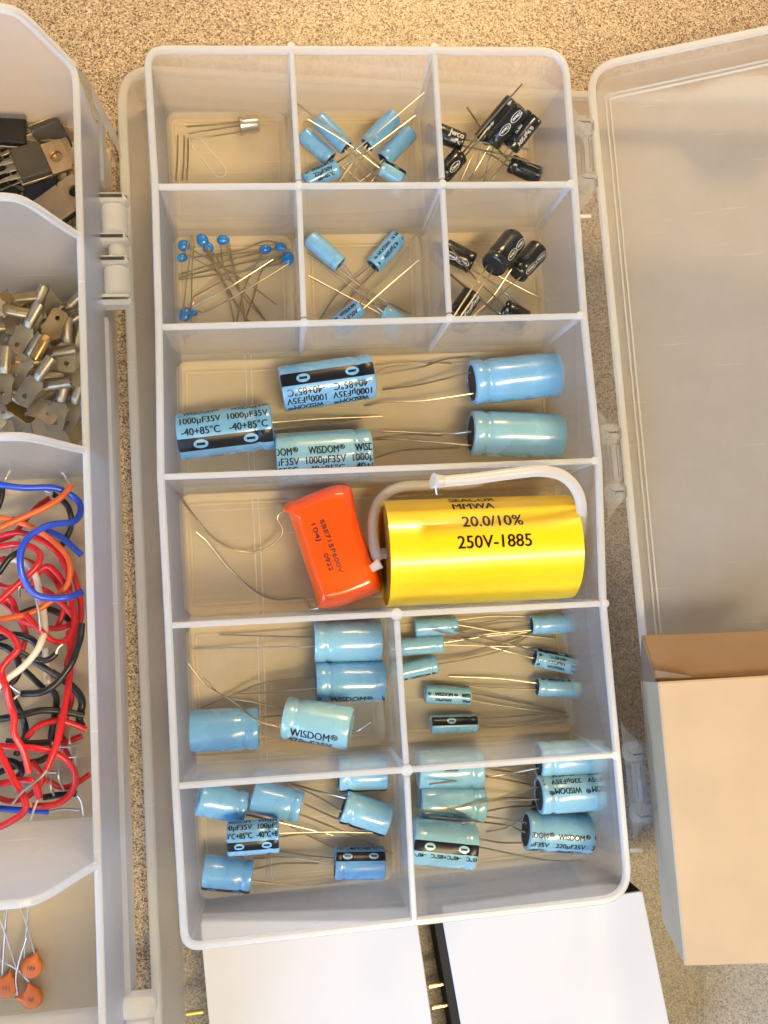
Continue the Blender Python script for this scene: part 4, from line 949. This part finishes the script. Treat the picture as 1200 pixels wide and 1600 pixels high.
tabtrans('black transistor at the lower left with splayed legs', (2, 310), -30, 150, 0, -12, bodymat='epoxy_dark')
tabtrans('dark transistor wedged on its side against the right wall', (113, 312), -30, 90, 0, 70, bodymat='epoxy_dark')
tabtrans('black transistor at the bottom of the heap beneath the others', (40, 285), -34, 100, 0, 8, bodymat='epoxy_dark')
tabtrans('black transistor lying beneath the left edge of the heap', (8, 236), -32, 60, 0, 0, bodymat='epoxy_dark')

tabtrans('black transistor beneath the bright tan tab one', (96, 295), -36, 20, 0, 0, bodymat='epoxy_dark')
tabtrans('black transistor at the foot of the first divider', (52, 330), -35, 170, 0, 0, bodymat='epoxy_dark')
tabtrans('upturned dark plated transistor under the top left one', (30, 222), -33, -30, 0, 0, face=-1, bodymat='epoxy_dark', tabmat='terminal')
# ------------------------------------------------------------------ crimp terminals
GK = 'metal crimp terminals heaped in the deep box'
def terminal(label, c, z, ang, tilt=0.0, roll=0.0, mat='terminal', sc=0.84):
    """c: pixel of the neck; ang: direction of the barrel, degrees anticlockwise from image right"""
    C = U(*c, z - 4); a = math.radians(ang); b = math.radians(tilt); g = math.radians(roll)
    X = arr(math.cos(a) * math.cos(b), math.sin(a) * math.cos(b), math.sin(b)); Y0 = arr(-math.sin(a), math.cos(a), 0); Z0 = np.cross(X, Y0)
    Y = Y0 * math.cos(g) + Z0 * math.sin(g); Z = Z0 * math.cos(g) - Y0 * math.sin(g)
    t = thing('crimp_terminal', label, 'terminal', C - arr(0, 0, 1.5), GK)
    # blade with a hole and clipped corners
    n = 28; O = []; I = []; cx0 = -6.2
    blade = [arr(-10.4, -1.7), arr(-9.6, -2.9), arr(-2.0, -3.0), arr(-1.6, -3.6), arr(-0.4, -2.2), arr(-0.4, 2.2), arr(-1.6, 3.6), arr(-2.0, 3.0), arr(-9.6, 2.9), arr(-10.4, 1.7)]
    per = []
    for i in range(len(blade)):
        p, q = blade[i], blade[(i + 1) % len(blade)]; k = max(1, int(np.linalg.norm(q - p) / 1.6))
        for j in range(k): per.append(p + (q - p) * j / k)
    hc = arr(-7.4, 0)
    per = sorted(per, key=lambda p: math.atan2(p[1], p[0] - hc[0])); n = len(per)
    V = []; hole = [hc + unit(p - hc) * 0.85 for p in per]
    for zz in (-0.4, 0.4):
        for p in per + hole: V.append(C + (X * p[0] + Y * p[1] + Z * (zz - 1.0)) * sc)
    fs = []
    for k in range(n):
        j = (k + 1) % n; q = 2 * n
        fs += [(k, n + k, n + j, j), (q + k, q + j, q + n + j, q + n + k), (k, j, q + j, q + k), (n + k, q + n + k, q + n + j, n + j)]
    m = MB(); m.add(V, fs); m.build('blade', mat, t, 30)
    fr = (C - X * 0.8 * sc - Z * 0.2 * sc, X, Y, Z)
    m = MB(); k = 22; V = []; fs = []
    sec = [(0, 1.5, 0.45), (1.6, 1.75, 1.5), (2.2, 1.85, 1.75), (9.0, 1.85, 1.8), (9.0, 1.4, 1.35), (2.2, 1.4, 1.3)]
    for x, ry, rz in sec:
        for i in range(k):
            q = 2 * math.pi * i / k
            rzz = rz * (1.0 - (0.10 if abs(math.sin(q) - 1) < 0.02 else 0))
            V.append(fr[0] + (X * x + Y * ry * math.cos(q) + Z * (rzz * math.sin(q))) * sc)
    for s_ in range(len(sec) - 1):
        for i in range(k): fs.append((s_ * k + i, s_ * k + (i + 1) % k, (s_ + 1) * k + (i + 1) % k, (s_ + 1) * k + i))
    m.add(V, fs); m.build('barrel', mat, t, 40)
    return t
TT = [
 ('flat grey terminal lying hole down left, barrel up right, in the upper middle', (43, 508), -18, 58, 6, 0, 'terminal'),
 ('bright gold lit terminal blade with its hole uppermost', (72, 527), -17, -122, -8, 0, 'terminal_gold'),
 ('grey terminal in the centre front, hole at lower left and barrel up right', (58, 590), -16, 52, 6, 0, 'terminal'),
 ('terminal at the left frame edge, stamped blade pointing down', (6, 580), -17, 84, 0, 0, 'terminal'),
 ('terminal with its blade flat against the right wall', (96, 589), -22, 176, 0, 0, 'terminal'),
 ('brassy terminal barrel at the top left of the heap, pointing right', (20, 467), -21, 4, 3, 0, 'terminal_gold'),
 ('gold terminal slanting down right below the top left barrel', (8, 483), -19, -14, 0, 20, 'terminal_gold'),
 ('terminal barrel standing upright at the top middle', (57, 482), -22, 62, 20, 40, 'terminal'),
 ('terminal barrel in the top right corner of the heap', (107, 482), -22, 42, 8, 90, 'terminal'),
 ('short terminal barrel in the middle with a dark seam', (46, 556), -20, 55, 10, 180, 'terminal'),
 ('terminal barrel lying level in the middle right', (80, 553), -21, 8, 0, 150, 'terminal'),
 ('terminal barrel upright against the right wall with a seam', (105, 535), -22, 88, 5, 180, 'terminal'),
 ('terminal with blade end pointing right at the bottom middle', (44, 630), -21, 150, 4, 10, 'terminal'),
 ('terminal barrel showing its open end beside the right blade', (72, 602), -19, 5, 4, 0, 'terminal'),
 ('stamped terminal blade at the bottom right corner', (116, 628), -24, 70, 2, 0, 'terminal'),
 ('short terminal barrel low in the right half of the heap', (95, 628), -23, 75, 5, 180, 'terminal'),
 ('terminal turned edge on in the middle of the heap', (38, 572), -21, 16, 0, 84, 'terminal_gold'),
 ('terminal deep at the lower left under the stamped one', (14, 625), -24, 140, 0, 30, 'terminal_gold'),
 ('terminal half buried at the left, below the gold ones', (4, 510), -24, 190, 0, 10, 'terminal'),
 ('terminal half buried between the centre and the right wall', (88, 575), -27, 110, 0, 20, 'terminal'),
 ('terminal deep under the bright gold lit one', (94, 510), -26, 30, 0, -20, 'terminal'),
 ('terminal deep below the centre front one', (52, 608), -28, 200, 0, 0, 'terminal_gold'),
 ('terminal lying deep at the bottom left edge', (8, 650), -27, 20, 0, 15, 'terminal'),
 ('terminal lying deep at the bottom right of centre', (78, 645), -29, 160, 0, 15, 'terminal'),
 ('terminal lying deep in the upper middle gap', (70, 495), -31, 95, 0, 0, 'terminal'),
 ('terminal lying deep beneath the level barrel', (60, 560), -32, -40, 0, 0, 'terminal'),
 ('terminal on the box floor by the right wall', (108, 560), -32, 100, 0, 0, 'terminal'),
 ('terminal on the box floor at the upper left', (24, 500), -33, 60, 0, 0, 'terminal'),
 ('terminal on the box floor at the lower middle', (30, 610), -33, 10, 0, 0, 'terminal'),
 ('terminal on the box floor at the far left', (-14, 540), -26, 70, 0, 0, 'terminal'),
 ('terminal lying under the upright barrel at the right wall', (118, 545), -27, 75, 0, 30, 'terminal'),
 ('terminal blade wedged between the top middle barrel and the gold blade', (88, 488), -25, -60, 0, 10, 'terminal'),
 ('dark terminal beneath the grey blade in the upper middle', (40, 530), -27, 130, 0, -25, 'terminal_gold'),
 ('terminal barrel tucked below the stamped left blade', (24, 590), -25, 35, 0, 170, 'terminal'),
 ('terminal lying flat below the open ended barrel', (92, 612), -29, -10, 0, 0, 'terminal'),
 ('terminal with its blade towards the bottom wall, left of centre', (28, 640), -26, 100, 0, -10, 'terminal'),
 ('terminal in the lower right corner under the stamped blade', (112, 660), -31, 110, 0, 0, 'terminal_gold'),
 ('terminal barrel pointing left out of the middle gap', (64, 575), -25, 185, 0, 180, 'terminal'),
 ('terminal deep in the upper left under the two brassy barrels', (6, 490), -30, 30, 0, 0, 'terminal'),
 ('terminal deep at the right of the bright gold lit one', (108, 505), -31, 80, 0, 0, 'terminal'),
]
for lab, c, z, ang, ti, ro, mt in TT: terminal(lab, c, z, ang, ti, ro, mt)

# ------------------------------------------------------------------ hook-up wires
GW = 'hook-up wires tangled in the deep box'
def wire(label, col, pts, z, r=0.85, ends=()):
    n = len(pts); P = []
    zs = z if hasattr(z, '__len__') else [z] * n
    if len(zs) != n: zs = np.interp(np.linspace(0, 1, n), np.linspace(0, 1, len(zs)), zs)
    for q, zz in zip(pts, zs): P.append(U(q[0], q[1], zz - 5))
    t = thing('hookup_wire', label, 'wire', P[len(P) // 2] - arr(0, 0, r), GW)
    m = MB(); tube(m, P, r, 12, 7); m.build('insulation', 'w_' + col, t, 60)
    for e, zz in ends:
        m = MB(); tube(m, [U(*q, zz - 5) for q in e], 0.33, 8, 5); m.build('bare_end', 'steel', t)
wire('blue wire looping round on top of the tangle', 'blue', [(-30, 752), (0, 757), (35, 762), (87.5, 763), (119, 779.5), (126, 797), (115.5, 814.5), (79, 820), (49, 835.5), (35, 855), (31.5, 877.5), (37, 904), (52.5, 926.5), (73.5, 934), (105, 933.5), (128, 925)], [-26, -25, -26, -28, -30, -28, -24, -20, -18, -17, -17, -18, -19, -20, -21, -24], 0.95)
wire('short blue wire running under the loop to the right wall', 'blue', [(66, 826), (98, 841), (128, 868)], [-30, -31, -32], 0.9)
wire('orange wire ending with a long bare tip near the top', 'orange', [(-20, 834), (0, 825), (35, 809), (70, 793.5), (94.5, 778), (112, 758)], [-22, -23, -24, -25, -26, -27], 0.9, [([(110, 760), (102, 744), (91, 731)], -27.5)])
wire('orange wire curving down the right side of the tangle', 'orange', [(-20, 806), (0, 809), (30, 816), (61, 830), (91, 853), (108.5, 877.5), (107, 909), (91, 930), (52.5, 956), (0, 968.5), (-20, 972)], [-24, -24, -25, -25, -25, -24, -24, -24, -23, -22, -22], 0.85)
wire('red wire with a bare tip beside the orange tip', 'red', [(78, 778), (60, 790), (40, 812), (20, 835), (-15, 850)], [-31, -31, -30, -30, -30], 0.8, [([(77, 779), (81, 773), (80, 760)], -31)])
wire('red wire crossing the top left of the tangle', 'red', [(-20, 845), (0, 838), (30, 832), (60, 842), (88, 862), (104, 891), (110, 930), (117, 975), (112, 1010)], [-28, -28, -27, -27, -27, -27, -28, -28, -28], 0.85)
wire('red wire making a tight bend inside the blue loop', 'red', [(-15, 858), (19, 851), (45, 853), (61, 864), (60, 880), (45, 898), (31.5, 909), (0, 938), (-15, 950)], [-26, -25, -24, -23, -22, -22, -22, -22, -22], 0.9)
wire('red wire arching over under the orange curve', 'red', [(45, 925), (58, 898), (73, 885), (88, 895), (104, 918), (112, 940), (116, 974), (103, 1000), (84, 1002), (62, 984), (40, 960)], [-30, -29, -28, -28, -28, -28, -27, -26, -24, -22, -22], 0.85, [([(63, 985), (60, 955), (54, 928)], -20)])
wire('red wire low in the middle crossing from the left', 'red', [(-15, 905), (10, 918), (40, 915), (75, 925), (105, 952), (122, 975)], [-32, -32, -31, -31, -32, -33], 0.85)
wire('red wire slanting through the lower loop', 'red', [(-15, 948), (15, 935), (30, 965), (55, 978), (88, 982), (112, 975)], [-30, -29, -29, -30, -31, -31], 0.85)
wire('bright red wavy wire running down the left', 'red', [(-18, 970), (0, 982), (20, 996), (28, 1014), (12, 1032), (2, 1050), (10, 1076), (16, 1104), (22, 1120), (22, 1146), (36, 1172), (46, 1208)], [-20, -19, -18, -17, -17, -17, -17, -18, -18, -18, -19, -20], 0.95)
wire('red wire curving to the lower left corner', 'red', [(-20, 1140), (0, 1176), (20, 1216), (38, 1248), (36, 1270), (0, 1292), (-20, 1296)], [-20, -20, -19, -18, -18, -19, -20], 0.95)
wire('straight red wire down the right side ending in a bare bent tip', 'red', [(108, 985), (110, 1020), (108, 1064), (98, 1120), (88, 1164), (72, 1204)], [-27, -26, -24, -21, -19, -18], 0.95, [([(73, 1203), (62, 1216), (36, 1236), (18, 1258)], -16.5)])
wire('red wire arching below the black bundle', 'red', [(42, 1152), (60, 1134), (90, 1126), (116, 1132), (134, 1140)], [-28, -27, -27, -28, -29], 0.9)
wire('red wire sweeping across and round at the lower right', 'red', [(-20, 1163), (0, 1166), (60, 1170), (96, 1182), (117, 1208), (112, 1238), (86, 1257), (50, 1260)], [-24, -24, -23, -24, -26, -27, -27, -26], 0.95)
wire('short red wire reaching the right wall near the bottom', 'red', [(72, 1218), (95, 1230), (116, 1226), (140, 1210)], [-32, -33, -33, -33], 0.85)
wire('red wire stub between two bare tips at the bottom', 'red', [(-10, 1228), (25, 1220), (52, 1222), (62, 1248)], [-25, -25, -24, -24], 1.0, [([(60, 1246), (54, 1262), (47, 1282)], -24), ([(52, 1224), (70, 1208), (88, 1207)], -23)])
wire('red wire passing under the lower right sweep', 'red', [(70, 1160), (100, 1160), (128, 1150)], [-31, -31, -31], 0.85)
wire('black wire looping along the right wall', 'black', [(82, 771), (105, 790), (112, 818), (104, 840), (94, 855)], [-33, -33, -34, -34, -35], 0.85, [([(84, 772), (70, 767)], -33)])
wire('black wire arcing down past the white one', 'black', [(128, 975), (126, 995), (121, 1012), (111, 1038), (88, 1068), (64, 1082), (34, 1084)], [-24, -22, -21, -20, -20, -20, -21], 0.95, [([(35, 1084), (26, 1078), (16, 1071)], -21), ([(35, 1084), (28, 1086), (22, 1092)], -21.5)])
wire('straight black wire under the white one', 'black', [(30, 1018), (58, 1036), (88, 1056)], [-20, -20, -21], 0.9)
wire('second straight black wire just below the first', 'black', [(36, 1045), (52, 1060), (68, 1076)], [-24, -24, -24], 0.85)
wire('short black wire with a bare tip beside the white one', 'black', [(56, 1030), (70, 1032), (80, 1028), (88, 1021)], [-19, -19, -19, -19], 0.85, [([(87, 1022), (91, 1012), (98, 1006)], -19)])
wire('black wire at the left edge beside the blue loop', 'black', [(-15, 910), (0, 892), (14, 873), (30, 862)], [-22, -21, -21, -22], 0.9)
wire('black wire level across the middle', 'black', [(-10, 1125), (30, 1118), (66, 1110), (100, 1112), (132, 1118)], [-28, -27, -27, -28, -29], 1.0)
wire('black wire below the arching red one', 'black', [(10, 1158), (40, 1161), (80, 1160)], [-27, -27, -27], 0.9, [([(79, 1160), (100, 1167), (125, 1163)], -28)])
wire('short black wire at the bottom right with a bent bare tip', 'black', [(68, 1246), (92, 1242), (120, 1240)], [-31, -31, -31], 0.9, [([(119, 1240), (127, 1252), (131, 1274)], -31)])
wire('black wire heaped at the right wall in the middle', 'black', [(80, 1050), (112, 1072), (128, 1095), (124, 1122), (128, 1135)], [-31, -31, -31, -31, -31], 1.1)
wire('black wire hidden low at the left middle', 'black', [(-12, 1000), (20, 992), (50, 1000), (66, 1022)], [-30, -30, -30, -30], 1.0)
wire('black wire hooked low in the centre', 'black', [(78, 1075), (88, 1090), (86, 1115), (80, 1150), (84, 1170)], [-31, -31, -31, -32, -32], 0.95)
wire('black wire low under the left tangle', 'black', [(-12, 1005), (15, 1015), (30, 1040), (20, 1065), (-10, 1075)], [-32, -32, -32, -32, -32], 1.0)
wire('black wire low beneath the bottom left loop', 'black', [(-10, 1190), (20, 1190), (34, 1205), (20, 1222)], [-32, -32, -32, -32], 0.95)
wire('black wire end standing at the upper left edge', 'black', [(4, 760), (2, 778), (-6, 800)], [-33, -33, -33], 0.85, [([(4, 761), (10, 745), (18, 733)], -33)])
wire('cream white wire running behind the blue loop', 'white', [(10, 872), (30, 876), (46, 884), (57, 904), (62, 930), (68, 956), (70, 985), (66, 998), (57, 1018), (36, 1042), (12, 1060), (-12, 1082)], [-29, -29, -28, -28, -28, -27, -24, -21, -19, -18, -18, -18], 0.95)
wire('short cream wire standing beside the black arc', 'white', [(70, 1012), (72, 1038), (74, 1068)], [-28, -28, -27], 0.9)
wire('red wire deep under the blue loop', 'red', [(-15, 880), (15, 872), (50, 880), (85, 905), (100, 945), (88, 985)], [-32, -32, -33, -34, -34, -34], 0.85)
wire('red wire deep along the right wall in the upper half', 'red', [(75, 850), (108, 885), (124, 930), (126, 968), (118, 1010)], [-34, -34, -35, -35, -35], 0.85)
wire('red wire deep at the left below the tight bend', 'red', [(-15, 925), (20, 955), (40, 990), (30, 1030)], [-33, -33, -34, -34], 0.85)
wire('red wire deep behind the straight red one', 'red', [(120, 1000), (104, 1040), (112, 1090), (96, 1150), (110, 1190)], [-34, -34, -34, -34, -34], 0.85)
wire('red wire deep in the bottom left corner', 'red', [(-10, 1245), (20, 1252), (50, 1240), (66, 1215), (50, 1190)], [-33, -33, -33, -33, -33], 0.85)
wire('black wire deep across the lower half', 'black', [(-10, 1210), (30, 1195), (70, 1185), (100, 1150)], [-34, -34, -35, -35], 0.95)
wire('black wire deep under the wavy red one', 'black', [(-10, 1045), (20, 1090), (40, 1140), (25, 1180)], [-33, -33, -34, -34], 0.95)
wire('black wire deep in the upper middle', 'black', [(30, 960), (62, 950), (100, 962), (124, 990)], [-35, -35, -35, -35], 0.95)
wire('blue wire stub at the bottom left with bare strands', 'blue', [(-15, 1262), (20, 1265), (76, 1268)], [-30, -30, -30], 0.9, [([(76, 1268), (100, 1264), (124, 1266)], -31)])
rnd = random.Random(4)
for k, (a, b) in enumerate((((110, 1142), (114, 1182)), ((92, 1192), (100, 1236)), ((121, 1170), (119, 1198)), ((80, 1212), (87, 1248)), ((0, 900), (32, 842)), ((34, 902), (31, 932)), ((100, 1184), (136, 1180)))):
    m = MB(); tube(m, [U(*a, -35), U((a[0] + b[0]) / 2 + rnd.uniform(-5, 2), (a[1] + b[1]) / 2, -34), U(*b, -36)], 0.32, 8, 5)
    o = m.build('clipped_wire', 'steel', None); o['category'] = 'wire'; o['group'] = 'bare wire offcuts among the hook-up wires'
    o['label'] = ['bare offcut by the right wall curving down past a red end', 'bare offcut standing between the red bends at the lower right', 'short bare offcut lower of the pair at the right wall', 'bare offcut beside the bent tip of the straight red wire', 'bare offcut at the left edge slanting over the red wires', 'short bare offcut under the left side of the blue loop', 'bare offcut lying level near the right wall'][k]

# ------------------------------------------------------------------ orange ceramic discs
GD = 'orange ceramic disc capacitors in the deep box'
def disc(label, c, txt, tang, rot, leads, z=-42.7):
    C = U(*c, z); t = thing('disc_capacitor', label, 'capacitor', C - arr(0, 0, 1.2), GD)
    R = 3.1; m = MB(); n = 30; K = 7; V = []; fs = []
    O = []; n = 48
    for i in range(n):
        q = 2 * math.pi * i / n; r = R
        for lg in tang:
            dq = abs((q - math.radians(lg) + math.pi) % (2 * math.pi) - math.pi)
            r = max(r, R + 1.9 * max(0.0, 1 - dq / 0.42) ** 1.7)
        O.append((r * math.cos(q), r * math.sin(q)))
    for k in range(K):
        w = math.pi * k / (K - 1) - math.pi / 2; s = math.cos(w) ** 0.6 * 0.5 + 0.5; zz = math.sin(w) * 1.05
        for p in O: V.append(C + arr(p[0] * s, p[1] * s, zz))
    for k in range(K - 1):
        for i in range(n): fs.append((k * n + i, k * n + (i + 1) % n, (k + 1) * n + (i + 1) % n, (k + 1) * n + i))
    fs += [tuple(range(n - 1, -1, -1)), tuple(range((K - 1) * n, K * n))]
    m.add(V, fs); m.build('body', 'discorange', t, 50)
    V2, F2 = text2d(txt, 0.004); rr = math.radians(rot)
    rotm = np.array([[math.cos(rr), -math.sin(rr)], [math.sin(rr), math.cos(rr)]])
    W = (V2 * 1.7) @ rotm.T
    m = MB(); m.add([C + arr(p[0], p[1], 1.12 - 0.02 * np.dot(p, p)) for p in W], F2); m.build('printing', 'brownink', t, 0, recalc=False)
    for ld in leads:
        m = MB(); tube(m, [U(*q[:2], q[2] - 4) for q in ld], 0.26, 8, 5); m.build('lead', 'steel', t)
disc('orange ceramic disc, uppermost of the three, with figures', (49.4, 1511), '189', (68,), -12, [[(54, 1490, -38.5), (45, 1455, -36), (30, 1415, -33), (24, 1400, -32)], [(38, 1497, -38.5), (42, 1450, -36), (45, 1412, -33)]])
disc('orange ceramic disc at the left, cut by the frame edge', (11, 1541), '101', (75,), -6, [[(27, 1518, -38), (12, 1470, -35), (-6, 1420, -32)], [(4, 1522, -38), (8, 1460, -36), (12, 1410, -33)]])
disc('orange ceramic disc, lowest of the three, with its pointed end up left', (50, 1559), '68', (100, 172), -22, [[(46, 1534, -38.6), (28, 1516, -38.5), (0, 1500, -38)], [(28, 1556, -38.6), (26, 1520, -37), (42, 1465, -35)]])
